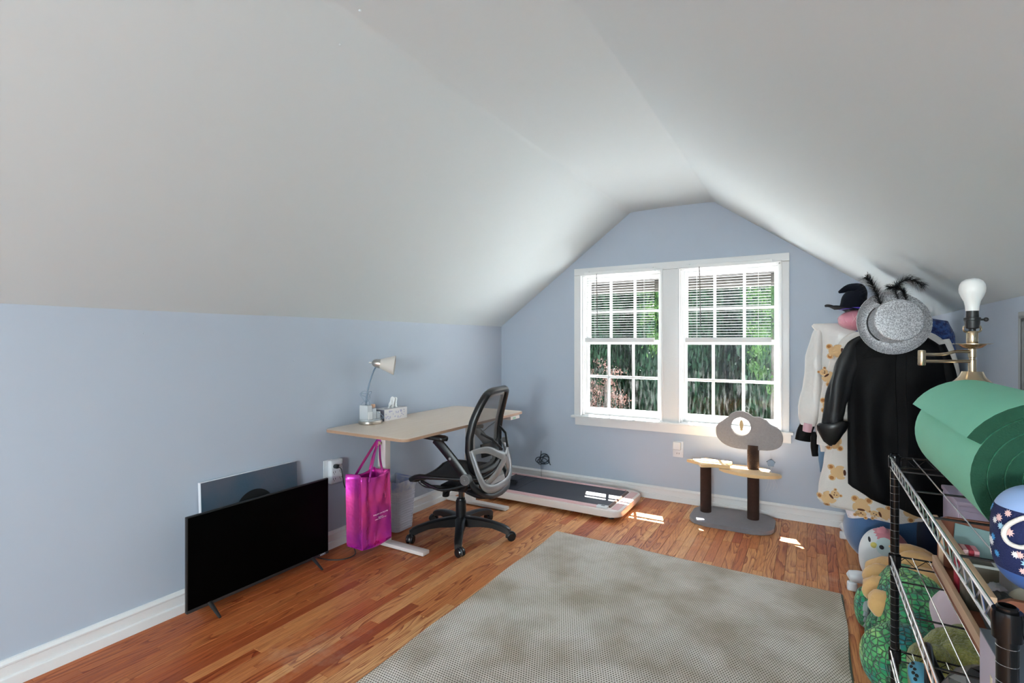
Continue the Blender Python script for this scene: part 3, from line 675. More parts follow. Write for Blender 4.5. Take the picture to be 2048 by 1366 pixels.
# ---- cable bundle hanging on the back wall
t = thing('cable_bundle', (-2.33, YB-.02, .2), 'dark cable knotted in loops hanging low on the back wall above the treadmill', 'cable')
P_ = [(-2.345, YB-.006, .30), (-2.345, YB-.012, .27)]
for (x, z) in ((-2.35, .22), (-2.30, .19), (-2.255, .22), (-2.27, .265), (-2.31, .255), (-2.335, .20), (-2.375, .18), (-2.40, .205), (-2.375, .235), (-2.31, .235), (-2.255, .195), (-2.31, .175), (-2.36, .20), (-2.335, .265), (-2.275, .275), (-2.25, .235), (-2.30, .185), (-2.36, .17), (-2.38, .20), (-2.33, .24), (-2.265, .25), (-2.245, .19), (-2.235, .172)): P_.append((x, YB-.014-.010*R.random(), z))
B().tube(sm_path(P_, 6), .0038, 7).build('cable_loops', mat('blue_black_cord', lin(36, 48, 62), .45), t)
B().tube(sm_path([(-2.345, YB-.008, .24), (-2.342, YB-.018, .165), (-2.335, YB-.026, .10), (-2.325, YB-.035, .03)], 5), .0013, 5).build('thin_wire', M_cord, t)
# ---- outlet under the window
t = thing('wall_outlet', (-1.007, YB, .46), 'white wall outlet with plugged in night light under the window', 'socket')
B().box(-1.05, -.96, YB-.006, YB, .39, .53, .003).build('wall_plate', M_out, t)
B().box(-1.047, -.978, YB-.035, YB-.0062, .455, .525, .012, seg=4).build('night_light', M_white, t)
b = B()
for dx in (-.009, .009): b.box(-1.005+dx-.0015, -1.005+dx+.0015, YB-.0075, YB-.006, .416, .430)
b.build('slots', M_slot, t)
# ---- blinds
M_slat = mat('blind_vinyl', (.86, .86, .85), .45, var=.02)
def blind(x0, x1, label, group):
    yb = YB-.05
    t = thing('window_blind', ((x0+x1)/2, yb, 2.02), label, 'blind', group)
    B().box(x0-.01, x1+.01, yb-.022, yb+.022, 2.022, 2.052, .004).build('headrail', M_slat, t)
    n = 26; V = []
    me = None
    for k in range(n):
        z = 2.005-k*.0222
        if me is None:
            b = B(); xc = (x0+x1)/2
            rings = [b.ring([Vector((x, yb+q*.0125, z+.0018*(1-q*q)+q*.0016+h)) for q, h in ((-1, 0), (-.5, 0), (0, 0), (.5, 0), (1, 0), (1, -.0007), (0, -.0007), (-1, -.0007))]) for x in (x0, x1)]
            b.skin(rings, True, True, True); o = b.build('slat', M_slat, t, ang=20); me = o.data; o.rotation_euler = (-.16, 0, 0)
        else:
            o = bpy.data.objects.new('slat', me); COL.objects.link(o); o.parent = t; o.location = (0, 0, -k*.0222)
            o.rotation_euler = (-.16+R.uniform(-.03, .03), R.uniform(-.0008, .0008), 0)
    B().box(x0-.002, x1+.002, yb-.015, yb+.015, 1.392, 1.434, .004).build('bottom_rail', M_slat, t)
    for x in (x0+.09, x1-.09):
        for dy in (-.0135, .0135): B().tube([(x, yb+dy, 2.03), (x, yb+dy, 1.43)], .0007, 5).build('ladder_cord', M_slat, t)
    B().tube([(x0+.115, yb-.028, 2.03), (x0+.12, yb-.030, 1.9), (x0+.125, yb-.032, 1.52)], .0038, 8).build('tilt_wand', mat('smoky_wand', (.10, .09, .085), .25), t)
    for x in (x0+.02, x1-.02): B().box(x-.012, x+.012, yb-.02, yb+.03, 2.05, 2.06, .002).build('bracket', M_trim, t)
blind(-1.845, -1.20, 'white slatted blind half lowered over the left-hand window', 'window blinds')
blind(-.93, -.278, 'white slatted blind half lowered over the right-hand window', 'window blinds')
# ---- cat tree
M_car = mat('grey_carpet', lin(132, 128, 134), .95, bump=.6, bs=260, sheen=.3, var=.1, vs=40); M_carf = mat('cloud_plush', lin(168, 160, 158), .95, bump=.9, bs=180, sheen=.5, var=.14, vs=60, bdist=.006)
M_tan = mat('tan_plush', lin(236, 200, 148), .95, bump=.5, bs=200, sheen=.4)
M_sis = mat('dark_sisal', lin(60, 38, 30), .8, bump=.5, bs=300, var=.2, vs=60)
t = thing('cat_tree', (-.53, 4.28, 0), 'cat tree with grey cloud panel and tan star perch below the window', 'cat tree')
B().prism(rrect(-.83, -.235, 4.065, 4.50, .13, 8), .0, .032, bev=.008).build('base', M_car, t)
posts = ((-.735, 4.335, .402), (-.388, 4.335, .60))
for x, y, h in posts:
    b = B(); prf = [(.001, .031)]
    z = .031
    while z < h: prf += [(.0405, z), (.0425, z+.003), (.0405, z+.006)]; z += .006
    prf.append((.001, z)); b.lathe(prf, Matrix.Translation((x, y, 0)), 24); b.build('post', M_sis, t, ang=50)
star = []
for k in range(10):
    a = PI*.5+k*PI/5+.35; r = (.185 if k % 2 == 0 else .105); star.append((-.69+r*math.cos(a), 4.30+r*.78*math.sin(a)))
star = [tuple(v.xy) for v in sm_path([Vector((a, c, 0)) for a, c in star], 4, True)]
B().prism(star, .420, .445, bev=.007).build('star_perch', M_tan, t)
tail = [(-.62, 4.24), (-.50, 4.16), (-.38, 4.13), (-.26, 4.16), (-.19, 4.22), (-.21, 4.27), (-.28, 4.28), (-.27, 4.36), (-.36, 4.42), (-.50, 4.42), (-.60, 4.38)]
tail = [tuple(v.xy) for v in sm_path([Vector((a, c, 0)) for a, c in tail], 5, True)]
B().prism(tail, .395, .418, bev=.007).build('comet_tail_perch', M_tan, t)
# cloud outline as lobes around its centre
co = [(-.655, .68), (-.648, .735), (-.606, .775), (-.571, .804), (-.546, .834), (-.500, .855), (-.455, .856), (-.415, .84), (-.388, .82), (-.345, .820), (-.300, .800), (-.270, .768), (-.235, .752), (-.198, .72), (-.184, .665), (-.198, .614), (-.255, .578), (-.357, .568), (-.45, .566), (-.52, .568), (-.59, .590), (-.638, .632)]
co = sm_path([Vector((a, c, 0)) for a, c in co], 6, True)
hc = Vector((-.474, .738, 0))
def cast(a):
    best = None; d = Vector((math.cos(a), math.sin(a), 0))
    for i in range(len(co)):
        p_, q_ = co[i]-hc, co[(i+1) % len(co)]-hc; e = q_-p_; den = d.x*e.y-d.y*e.x
        if abs(den) < 1e-9: continue
        tt = (p_.x*e.y-p_.y*e.x)/den; uu = (p_.x*d.y-p_.y*d.x)/den
        if tt > 0 and 0 <= uu <= 1 and (best is None or tt > best): best = tt
    return best
nn = 110; out = []; hol = []
for k in range(nn):
    a = 2*PI*k/nn; r = cast(a); out.append((hc.x+r*math.cos(a), hc.y+r*math.sin(a))); hol.append((hc.x+.071*math.cos(a), hc.y+.071*math.sin(a)))
B().prism(out, 4.315, 4.352, frame((0, 0, 0), (1, 0, 0), (0, 0, 1), (0, 1, 0)), bev=.007, hole=hol).build('cloud_panel', M_carf, t)
B().blob((-.474, 4.36, .742), (.014, .012, .042), 16, 12).build('pompom', M_tan, t)
sx_, sz_ = -.263, .487
B().tube([(sx_, 4.29, .57), (sx_-.002, 4.29, .51)], .0009, 5).build('toy_string', mat('string', (.6, .62, .66), .8), t)
b = B(); sp = []
for k in range(10): a = PI/2+k*PI/5; r = .034 if k % 2 == 0 else .017; sp.append((r*math.cos(a), r*math.sin(a)))
sp = [tuple(v.xy) for v in sm_path([Vector((a, c, 0)) for a, c in sp], 3, True)]
toy = b.prism(sp, -.010, .010, frame((sx_, 4.29, sz_), (1, 0, 0), (0, 0, 1), (0, -1, 0)), bev=.006).build('star_toy', mat('blue_grey_felt', lin(150, 164, 182), .9), t)
b = B()
for k in range(4): b.tube(sm_path([(sx_, 4.29, .46), (sx_+(k-1.5)*.006, 4.28, .40), (sx_+(k-1.5)*.02+.01, 4.285, .33), (sx_+(k-1.5)*.026, 4.28, .27+.01*k)], 5), .0013, 5)
tagp(b.build('ribbons', mat('pale_ribbon', (.55, .58, .64), .5), t), kind='stuff')
# ================================================================ OFFICE CHAIR (local: +X forward, +Y its left, Z up)
M_cm = mat('chair_mesh_cloth', (.10, .10, .10), .6); N, L, p = nodes(M_cm)
tc = N.new('ShaderNodeTexCoord'); sx = N.new('ShaderNodeSeparateXYZ'); L.new(tc.outputs['Object'], sx.inputs[0])
a_ = MATH(N, L, 'ABSOLUTE', MATH(N, L, 'SINE', MATH(N, L, 'MULTIPLY', MATH(N, L, 'ADD', sx.outputs[1], sx.outputs[2]), 900)))
b_ = MATH(N, L, 'ABSOLUTE', MATH(N, L, 'SINE', MATH(N, L, 'MULTIPLY', MATH(N, L, 'SUBTRACT', sx.outputs[1], sx.outputs[2]), 900)))
hole_ = MATH(N, L, 'GREATER_THAN', MATH(N, L, 'MULTIPLY', a_, b_), .33)
L.new(MATH(N, L, 'SUBTRACT', 1, MATH(N, L, 'MULTIPLY', hole_, .75)), p.inputs['Alpha'])
M_seat = mat('seat_mesh_cloth', (.022, .022, .024), .6, bump=.3, bs=500)
M_silv = mat('chair_silver_plastic', (.30, .30, .305), .3, .35, var=.04)
M_gry = mat('chair_grey_trim', (.20, .20, .205), .35, .2)
M_blk = mat('chair_black_nylon', (.009, .009, .010), .32, bump=.05, bs=300)
t = thing('office_chair', (-2.18, 2.985, 0), 'black mesh office chair with silver back frame in front of the desk', 'chair', rz=PI+math.radians(8))
ABS[t] = Vector((0, 0, 0))
def LB(b, name, m, par=t, **k): return b.build(name, m, par, local=True, **k)
base_ang = math.radians(15)-PI-math.radians(8)
LB(B().lathe([(0, .085), (.045, .085), (.05, .10), (.045, .13), (.03, .14), (0, .14)], None, 24), 'hub', M_blk)
for k in range(5):
    a = base_ang+k*2*PI/5; d = Vector((math.cos(a), math.sin(a), 0)); n = Vector((-d.y, d.x, 0))
    b = B(); rings = []
    for r, zt, zb, w in ((.02, .146, .082, .040), (.08, .145, .080, .034), (.16, .140, .088, .030), (.24, .128, .085, .027), (.31, .112, .066, .026), (.345, .100, .052, .025), (.368, .084, .048, .021)):
        c = d*r; rings.append(b.ring([c+n*(-w)+Vector((0, 0, zb)), c+n*w+Vector((0, 0, zb)), c+n*w+Vector((0, 0, zt-.008)), c+n*(w*.6)+Vector((0, 0, zt)), c-n*(w*.6)+Vector((0, 0, zt)), c+n*(-w)+Vector((0, 0, zt-.008))]))
    b.skin(rings, True, True, True); lg = LB(b, 'leg', M_blk, ang=50)
    b = B()
    for q in range(6): rr_ = .25+q*.015; zt = .1135-.0115*q*.27; b.tube([d*rr_+n*-.011+Vector((0, 0, zt+.0005)), d*rr_+n*.011+Vector((0, 0, zt+.0005))], .0018, 6)
    tagp(LB(b, 'grip_ribs', M_blk, lg), kind='stuff')
    c = d*.355; ca = a+R.uniform(.4, 1.4); cd = Vector((math.cos(ca), math.sin(ca), 0)); cn = Vector((-cd.y, cd.x, 0))
    e = bpy.data.objects.new('caster', None)
    b = B().tube([c+Vector((0, 0, .07)), c+Vector((0, 0, .05)), c+cd*.012+Vector((0, 0, .04))], .009, 10)
    hood = [c+cd*(.018+.030*math.cos(q))+Vector((0, 0, .029+.030*math.sin(q))) for q in (PI*(-.05+1.1*j/10) for j in range(11))]
    b.tube(hood, .009, 8, up=cn, flat=1.6)
    cst = LB(b, 'caster', M_blk)
    for s in (-1, 1):
        LB(B().lathe([(0, -.009), (.024, -.011), (.030, -.006), (.030, .006), (.024, .011), (0, .009)], frame(c+cd*.018+cn*s*.0155+Vector((0, 0, .0305)), cd, (0, 0, 1), cn*s), 24), 'wheel', M_blackg, cst)
LB(B().lathe([(.036, .13), (.038, .137), (.037, .255), (.031, .262), (.030, .272), (.017, .275), (.017, .345)], None, 24), 'gas_lift', M_blk)
b = B().box(-.12, .13, -.075, .075, .335, .375, .012).box(-.17, -.08, -.05, .05, .33, .40, .012)
LB(b, 'tilt_mechanism', M_blk)
LB(B().tube([(.04, .06, .35), (.045, .13, .34), (.05, .16, .325)], [.008, .008, .006], 8), 'tilt_lever', M_blk)
LB(B().lathe([(.022, 0), (.026, .004), (.026, .05), (.022, .056), (0, .056)], frame((.10, .03, .335), (1, 0, 0), (0, -1, 0), (.15, 0, -1)), 18), 'tension_knob', M_blk)
def seat(u, v):
    x = -.20+.47*u; y = (v-.5)*2; w = .245*(1-.10*(1-u)**2-.10*max(0, u-.7)**2*9)
    z = .455+.018*abs(y)**2.5-.03*max(0, (u-.78)/.22)**2+.012*(1-u)
    return Vector((x, y*w, z-.012*math.cos(y*PI/2)))
b = B().grid(seat, 24, 24); b.solid(.006); LB(b, 'seat', M_seat)
rim = [seat(0, v/12) for v in range(13)]+[seat(u/12, 1) for u in range(1, 13)]+[seat(1, 1-v/12) for v in range(1, 13)]+[seat(1-u/12, 0) for u in range(1, 12)]
LB(B().tube([q+Vector((0, 0, -.008)) for q in rim], [.013+.007*max(0, (q.x)/.27) for q in rim], 10, loop=True), 'seat_rim', M_blk)
b = B()
for s in (-1, 1):
    b.tube(sm_path([(.22, s*.2, .42), (.17, s*.19, .39), (.06, s*.17, .385), (0, s*.08, .365)], 5), .014, 8)
    b.tube(sm_path([(-.16, s*.2, .44), (-.12, s*.19, .39), (-.04, s*.12, .37), (0, s*.06, .365)], 5), .014, 8)
    b.tube(sm_path([(.20, s*.21, .425), (.02, s*.235, .39), (-.17, s*.215, .44)], 6), .011, 8)
LB(b, 'seat_support', M_blk)
# backrest: spine profile (X, Z)
def spine(s):
    P = [(-.215, .50), (-.232, .60), (-.225, .70), (-.238, .82), (-.268, .94), (-.305, 1.065)]
    i = min(int(s*5), 4); f = s*5-i
    a = sm_path([Vector((q[0], 0, q[1])) for q in P], 8)
    k = s*(len(a)-1); j = min(int(k), len(a)-2); return a[j].lerp(a[j+1], k-j)
def bw(s): return .215+.03*math.sin(PI*min(1, s*1.1))-.02*s
def bk(u, v, inset=0):
    y = (u-.5)*2*(bw(v)-inset); c = spine(v); return Vector((c.x+.045*(y/.25)**2, y, c.z))
out_ = []
def bo(tt):     # rounded outline in (u,v)
    n = 4.2; a = 2*PI*tt; cx, sy = math.cos(a), math.sin(a)
    x = math.copysign(abs(cx)**(2/n), cx); y = math.copysign(abs(sy)**(2/n), sy); return bk(.5+.5*x, .5+.5*y)
ol = [bo(k/64) for k in range(64)]
LB(B().tube(ol, .023, 12, loop=True, flat=1.25, up=(1, 0, 0)), 'back_frame', M_blk)
ol2 = [Vector((q.x+.010, q.y*.90, .78+(q.z-.78)*.93)) for q in ol]
LB(B().tube(ol2, .022, 10, loop=True, flat=.45, up=(1, 0, 0)), 'back_inner_trim', M_gry)
def bm_(u, v):
    a = (u-.5)*2; c = (v-.5)*2; x = a*math.sqrt(1-c*c/2*.35); y = c*math.sqrt(1-a*a/2*.35); q = bk(.5+.5*x*.97, .5+.5*y*.97); return Vector((q.x+.004, q.y, q.z))
LB(B().grid(bm_, 24, 30), 'back_mesh', M_cm)
def lum(u, v): q = bk(.2+.6*u, .22+.18*v); return Vector((q.x-.02-.01*math.sin(PI*u), q.y, q.z))
b = B().grid(lum, 12, 6); b.solid(.008); LB(b, 'lumbar_pad', M_blk)
# silver back frame with its crossing struts
b = B(); ctr = Vector((-.345, 0, .60))
for s in (-1, 1):
    up_ = sm_path([(-.215, s*.255, .665), (-.285, s*.17, .675), (-.335, s*.06, .625), ctr+Vector((0, s*.012, 0))], 8)
    b.tube(up_, [.018+.016*k/len(up_) for k in range(len(up_))], 12, flat=.32, up=(1, 0, 0))
    dn = sm_path([(-.275, s*.20, .43), (-.325, s*.11, .50), (-.345, s*.03, .57), ctr], 8)
    b.tube(dn, [.026+.008*k/len(dn) for k in range(len(dn))], 12, flat=.32, up=(1, 0, 0))
    sd_ = sm_path([(-.212, s*.255, .675), (-.235, s*.262, .62), (-.27, s*.255, .52), (-.295, s*.215, .44), (-.315, s*.12, .405), (-.32, 0, .398)], 8)
    b.tube(sd_, [.029]*len(sd_), 12, flat=.4, up=(1, 0, 0))
LB(b, 'silver_back_frame', M_silv)
b = B()
for s in (-1, 1):
    b.tube(sm_path([(-.13, s*.225, .50), (-.19, s*.255, .49), (-.25, s*.245, .42), (-.30, s*.15, .365), (-.31, 0, .350)], 7), .024, 10, flat=.7)
    b.tube(sm_path([(-.31, s*.10, .355), (-.20, s*.10, .34), (-.08, s*.05, .345)], 6), .022, 10)
    b.tube([(-.235, s*.16, .78), (-.30, s*.12, .74), (-.345, s*.05, .66)], .009, 8)
LB(b, 'back_yoke', M_blk)
for s in (-1, 1):
    piv = Vector((-.19, s*.275, .495))
    b = B().tube(sm_path([piv, piv+Vector((.07, s*.004, .085)), piv+Vector((.17, s*.006, .19)), piv+Vector((.235, s*0, .245))], 6), [.034]*19, 12, flat=.5, up=(0, 1, 0))
    arm = LB(b, 'armrest', M_blk)
    pad = B(); pp = rrect(-.13, .13, -.042, .042, .04, 6); pad.prism(pp, -.013, .013, Matrix.Translation(piv+Vector((.275, 0, .262))) @ Matrix.Rotation(-.08, 4, 'Y'), bev=.009)
    LB(pad, 'arm_pad', M_blackg, arm)
    LB(B().lathe([(0, .012), (.030, .012), (.036, .006), (.036, -.03)], frame(piv+Vector((0, s*.022, 0)), (1, 0, 0), (0, 0, -s), (0, s, 0)), 28), 'pivot_disc', M_gry, arm)
    for r in (.010, .018, .026): LB(B().tube([piv+Vector((r*math.cos(q), s*.0345, r*math.sin(q))) for q in (2*PI*j/28 for j in range(28))], .0012, 6, loop=True), 'pivot_ring', M_blk, arm)
    LB(B().blob(piv+Vector((.115, s*.022, .128)), (.010, .005, .010), 14, 10), 'arm_button', M_silv, arm)
# ================================================================ GARMENT RACK AND CLOTHES
RX = .387
M_rk = mat('rack_white_plastic', lin(222, 224, 228), .35, var=.02)
t = thing('garment_rack', (RX, 3.87, 0), 'white rolling garment rack on four casters in the right back corner', 'clothes rack')
B().tube([(RX, 3.37, 1.475), (RX, 4.38, 1.475)], .014, 14).build('hanging_bar', M_rk, t)
for y in (3.44, 4.31):
    B().tube([(RX, y, .08), (RX, y, .9), (RX, y, 1.475)], .0165, 16).build('post', M_rk, t)
    f = B().tube([(.175, y, .078), (.185, y, .083), (.22, y, .084), (.56, y, .084), (.60, y, .083), (.61, y, .078)], [.014, .028, .034, .034, .028, .014], 16).build('foot', M_rk, t)
    for x in (.197, .585):
        B().box(x-.025, x+.025, y-.016, y+.016, .0, .052, .012, seg=3).tube([(x, y, .045), (x, y, .065)], .009, 8).build('caster', M_rk, f)
B().blob((RX, 3.362, 1.475), (.019, .012, .019), 14, 10).build('end_cap', M_rk, t)
def garment(y0, rows, amp=.010, freq=34, seed=0):
    """rows = (z, xl, xr, depth) from top to bottom; returns (ring function, front surface function)"""
    rows = sorted(rows, reverse=True)
    def at(z):
        if z >= rows[0][0]: return rows[0][1:]
        for a, c in zip(rows, rows[1:]):
            if c[0] <= z <= a[0]:
                f = (z-c[0])/(a[0]-c[0]); f = f*f*(3-2*f)*.5+f*.5
                return tuple(c[i]+(a[i]-c[i])*f for i in (1, 2, 3))
        return rows[-1][1:]
    zt, zb = rows[0][0], rows[-1][0]
    def side(x, z, s):
        xl, xr, d = at(z); cx = (xl+xr)/2; h = max((xr-xl)/2, 1e-3); k = max(-1, min(1, (x-cx)/h)); e = (1-abs(k)**2.6)**.5
        g = max(0, (zt-z)/(zt-zb))
        fold = amp*g**.7*math.sin(x*freq+3.5*mnoise.noise(Vector((x*3, z*1.6, seed)))+seed)+.6*amp*mnoise.noise(Vector((x*13, z*3.2, seed+9)))
        return y0+s*(d*e)+fold*(e if e < .5 else 1)*1.0
    def mesh(b, nz=56, nx=48):
        rings = []
        for i in range(nz+1):
            z = zt+(zb-zt)*i/nz; xl, xr, d = at(z); cx = (xl+xr)/2; h = (xr-xl)/2; r = []
            hem = .010*math.sin(3+7*i/nz)
            for j in range(nx):
                a = 2*PI*j/nx; x = cx+h*math.cos(a); s = -1 if math.sin(a) < 0 else 1
                zz = z+(.012*math.sin(x*20+seed) if i == nz else 0)
                r.append(Vector((x, side(x, z, s), zz)))
            rings.append(b.ring(r))
        b.skin(rings, True, True, False); return b
    return mesh, (lambda x, z: side(x, z, -1))
def hanger(t, y, x0, x1, z):
    b = B().tube(sm_path([(x0, y, z-.075), ((x0+RX)/2, y, z-.03), (RX, y, z), ((x1+RX)/2, y, z-.03), (x1, y, z-.075)], 5), .006, 8)
    b.tube(sm_path([(RX, y, z), (RX, y, z+.02), (RX+.018, y, z+.04), (RX+.012, y, z+.062), (RX-.010, y, z+.062), (RX-.019, y, z+.045)], 5), .002, 6); b.build('hanger', M_rk, t)
def sleeve(pts, rs, seed=0, flat=.6, wr=.10, n=7):
    P_ = sm_path(pts, n); m = len(P_); k_ = (len(rs)-1)/(m-1); b = B(); rings = []
    for i, p_ in enumerate(P_):
        tt = (P_[min(i+1, m-1)]-P_[max(i-1, 0)]).normalized(); x = Vector((0, 1, 0)); x = (x-tt*x.dot(tt)).normalized(); y = tt.cross(x)
        q = i*k_; j = min(int(q), len(rs)-2); r = rs[j]+(rs[j+1]-rs[j])*(q-j); ring_ = []
        for s in range(22):
            a = 2*PI*s/22; w = 1+wr*math.sin(a*3+seed+i*.10)+wr*.8*mnoise.noise(Vector((a*1.2, i*.25, seed)))
            ring_.append(p_+(x*math.cos(a)*flat+y*math.sin(a))*r*w)
        rings.append(b.ring(ring_))
    return b.skin(rings, True, True, False), rings
def patch(b, fy, x, z, rx, rz, rot=0, off=.0012, mi=0, n=14, yoff=0):
    b.mi = mi; c = b.bm.verts.new((x, fy(x, z)-off, z)); pr = [c]; ca, sa = math.cos(rot), math.sin(rot); prev = None
    for k in (.5, 1):
        ring_ = []
        for j in range(n):
            a = 2*PI*j/n; u, v = rx*k*math.cos(a), rz*k*math.sin(a); X = x+u*ca-v*sa; Z = z+u*sa+v*ca; ring_.append(b.bm.verts.new((X, fy(X, Z)-off, Z)))
        if prev is None: b._mi([b.bm.faces.new((c, ring_[j], ring_[(j+1) % n])) for j in range(n)])
        else: b.skin([prev, ring_])
        prev = ring_
# black coat (front)
M_coat = mat('black_coat_cloth', (.0022, .0022, .0028), .6, var=.2, bump=.15, bs=260, spec=.16); M_slv = mat('black_sateen', (.005, .005, .006), .5, bump=.2, bs=8, bdist=.02); M_satin = mat('black_satin_lining', (.006, .006, .007), .35, var=.2)
Y = 3.345
rows = [(1.465, .345, .43, .02), (1.45, .29, .465, .035), (1.42, .22, .52, .045), (1.38, .170, .565, .05), (1.30, .165, .59, .055), (1.1, .17, .61, .055), (.9, .17, .62, .06), (.75, .17, .625, .06), (.62, .172, .63, .06), (.56, .26, .63, .058), (.52, .36, .63, .055)]
mesh, fy = garment(Y, rows, .017, 34, 1)
t = thing('black_coat', (RX, Y, 1.0), 'long black button coat with rolled cuff hanging at the front of the rack', 'coat')
mesh(B()).build('coat_body', M_coat, t, ang=70)
b, _ = sleeve([(.255, Y, 1.415), (.205, Y-.005, 1.385), (.165, Y-.018, 1.29), (.125, Y-.03, 1.13), (.105, Y-.035, .99), (.10, Y-.035, .93)], [.016, .036, .050, .050, .046, .042], 2, .6, .22); b.build('sleeve', M_slv, t, ang=70)
b, _ = sleeve([(.555, Y, 1.38), (.59, Y, 1.25), (.615, Y, 1.05), (.62, Y, .90)], [.03, .04, .038, .035], 5); b.build('sleeve', M_coat, t, ang=70)
b = B(); rings = []
for z, r, dy in ((.958, .046, 0), (.956, .066, 0), (.948, .074, 0), (.925, .072, 0), (.90, .062, 0), (.872, .046, .003), (.850, .022, 0), (.848, .006, 0)):
    rings.append(b.ring([Vector((.10+r*math.cos(a)*(1+.06*math.sin(a*4)), Y-.035+r*.62*math.sin(a), z+.012*math.cos(a)+.010*mnoise.noise(Vector((a, z*20, 0)))-(.02*max(0, math.sin(-a)) if z < .9 else 0))) for a in (2*PI*j/28 for j in range(28))]))
b.skin(rings); b.build('rolled_cuff', M_satin, t)
b = B()
for s in (-1, 1):
    pts = [(RX+s*.028, 1.458), (RX+s*.10, 1.40), (RX+s*.155, 1.315), (RX+s*.075, 1.315), (RX+s*.012, 1.36)]
    V = [Vector((x, fy(x, z)-.006-.010*(k in (1, 2, 3)), z)) for k, (x, z) in enumerate(pts)]
    vs_ = [b.bm.verts.new(v) for v in V]; b.bm.faces.new(vs_)
b.solid(.004); b.build('collar', M_coat, t)
b = B(); pl = [(RX+.015+.004*math.sin(z*9), z) for z in np.linspace(1.33, .54, 40)]
b.skin([b.ring([Vector((x-.022, fy(x-.022, z)-.001, z)), Vector((x-.02, fy(x-.02, z)-.005, z)), Vector((x+.02, fy(x+.02, z)-.005, z)), Vector((x+.022, fy(x+.022, z)-.001, z))]) for x, z in pl], False); b.build('placket', M_coat, t)
hanger(t, Y, .23, .55, 1.43)
# bear print fleece
M_flc = mat('cream_fleece', lin(222, 214, 208), .95, bump=.3, bs=150, sheen=.4)
M_b1 = mat('bear_tan', lin(216, 178, 132), .95); M_b2 = mat('bear_brown', lin(176, 116, 66), .95); M_b3 = mat('bear_dark', lin(80, 40, 26), .9)
Y = 3.49
rows = [(1.475, .33, .44, .02), (1.45, .22, .56, .04), (1.40, .155, .61, .05), (1.3, .13, .62, .05), (1.1, .11, .61, .055), (.9, .085, .60, .06), (.7, .06, .58, .06), (.56, .035, .58, .06), (.47, .03, .56, .06), (.44, .10, .54, .055), (.425, .22, .52, .05)]
mesh, fy = garment(Y, rows, .016, 22, 3)
t = thing('bear_print_robe', (RX, Y, .95), 'cream fleece robe with brown teddy bear print hanging behind the black coat', 'robe')
body = mesh(B()).build('robe_body', M_flc, t, ang=70)
slp = [(.25, Y, 1.445), (.185, Y, 1.405), (.135, Y-.01, 1.28), (.10, Y-.015, 1.10), (.085, Y-.02, .92), (.08, Y-.02, .80)]
b, _ = sleeve(slp, [.015, .034, .045, .050, .052, .052], 3, .7, .05); b.build('sleeve', M_flc, t, ang=70)
b, _ = sleeve([(.60, Y, 1.41), (.625, Y, 1.25), (.63, Y, 1.0)], [.03, .045, .04], 6); b.build('sleeve', M_flc, t, ang=70)
def fy2(x, z):      # front of sleeve or body, whichever is nearer
    y = fy(x, z)
    if z > .80:
        P2 = sm_path(slp, 6); q = min(P2, key=lambda p_: abs(p_.z-z)); dx = (x-q.x)/.062
        if abs(dx) < 1: y = min(y, q.y-.042*math.sqrt(1-dx*dx)-.004)
        elif abs(dx) < 1.3: y = min(y, q.y)
    return y
b = B()
def bear(x, z, r, s=1.0, face=True):
    c, sn = math.cos(r), math.sin(r)
    def T(u, v): return x+(u*c-v*sn)*s, z+(u*sn+v*c)*s
    for k, (u, v, a, d, m) in enumerate(((0, 0, .034, .042, 0), (-.034, -.034, .021, .021, 0), (.034, -.034, .021, .021, 0), (-.034, .016, .012, .024, 0), (.034, .016, .012, .024, 0), (-.036, -.036, .012, .013, 1), (.036, -.036, .012, .013, 1)) + (((0, .058, .030, .026, 0), (-.026, .08, .011, .011, 0), (.026, .08, .011, .011, 0), (-.026, .08, .006, .006, 1), (.026, .08, .006, .006, 1), (-.010, .062, .0035, .004, 2), (.010, .062, .0035, .004, 2), (0, .050, .005, .004, 2), (0, .028, .020, .007, 2)) if face else ((0, .04, .02, .008, 2),))):
        X, Z = T(u, v); patch(b, fy2, X, Z, a*s, d*s, r, .0016+.0006*(m > 0)+.0001*k, m)
for a in ((.118, 1.345, -1.5, .8, False), (.088, 1.19, .7, .72), (.088, 1.035, -1.5, .8), (.112, .82, 0, .8, False), (.128, .655, -1.5, .85, False), (.080, .50, -.9, .8), (.24, .487, 3.1, .9), (.345, .46, 1.9, .8), (.47, .475, .6, .8)):
    bear(*a)
tagp(b.build('bear_print', [M_b1, M_b2, M_b3], body, recalc=False), kind='stuff')
hanger(t, Y, .2, .57, 1.435)
# lace hem dress
Y_L = 3.545
M_lace = mat('white_lace', lin(238, 226, 230), .7, bump=.5, bs=120, var=.08, vs=60)
Y = 3.69
mesh, fy = garment(Y, [(1.40, .35, .42, .012), (1.36, .28, .5, .02), (1.0, .27, .5, .02), (.6, .19, .46, .03), (.38, .175, .42, .03), (.345, .19, .41, .03)], .006, 50, 8)
t = thing('lace_dress', (RX, Y, .9), 'pale pink white lace dress whose hem shows below the bear print robe', 'dress'); mesh(B()).build('dress_body', M_lace, t, ang=70); hanger(t, Y, .29, .49, 1.41)
# blue sherpa robe
M_sher = mat('blue_sherpa', lin(52, 82, 142), .95, col2=lin(26, 40, 92), vs=55, bump=1, bs=75, bdist=.012, sheen=.3)
Y = 3.60
mesh, fy = garment(Y, [(1.53, .36, .56, .02), (1.52, .28, .64, .04), (1.43, .2, .672, .055), (1.25, .2, .682, .06), (1.0, .22, .684, .06), (.7, .24, .684, .06), (.5, .25, .68, .06)], .006, 26, 5)
t = thing('sherpa_robe', (RX, Y, 1.0), 'blue curly sherpa robe hanging by the right wall behind the coat', 'robe'); mesh(B()).build('robe_body', M_sher, t, ang=70); hanger(t, Y, .24, .60, 1.47)
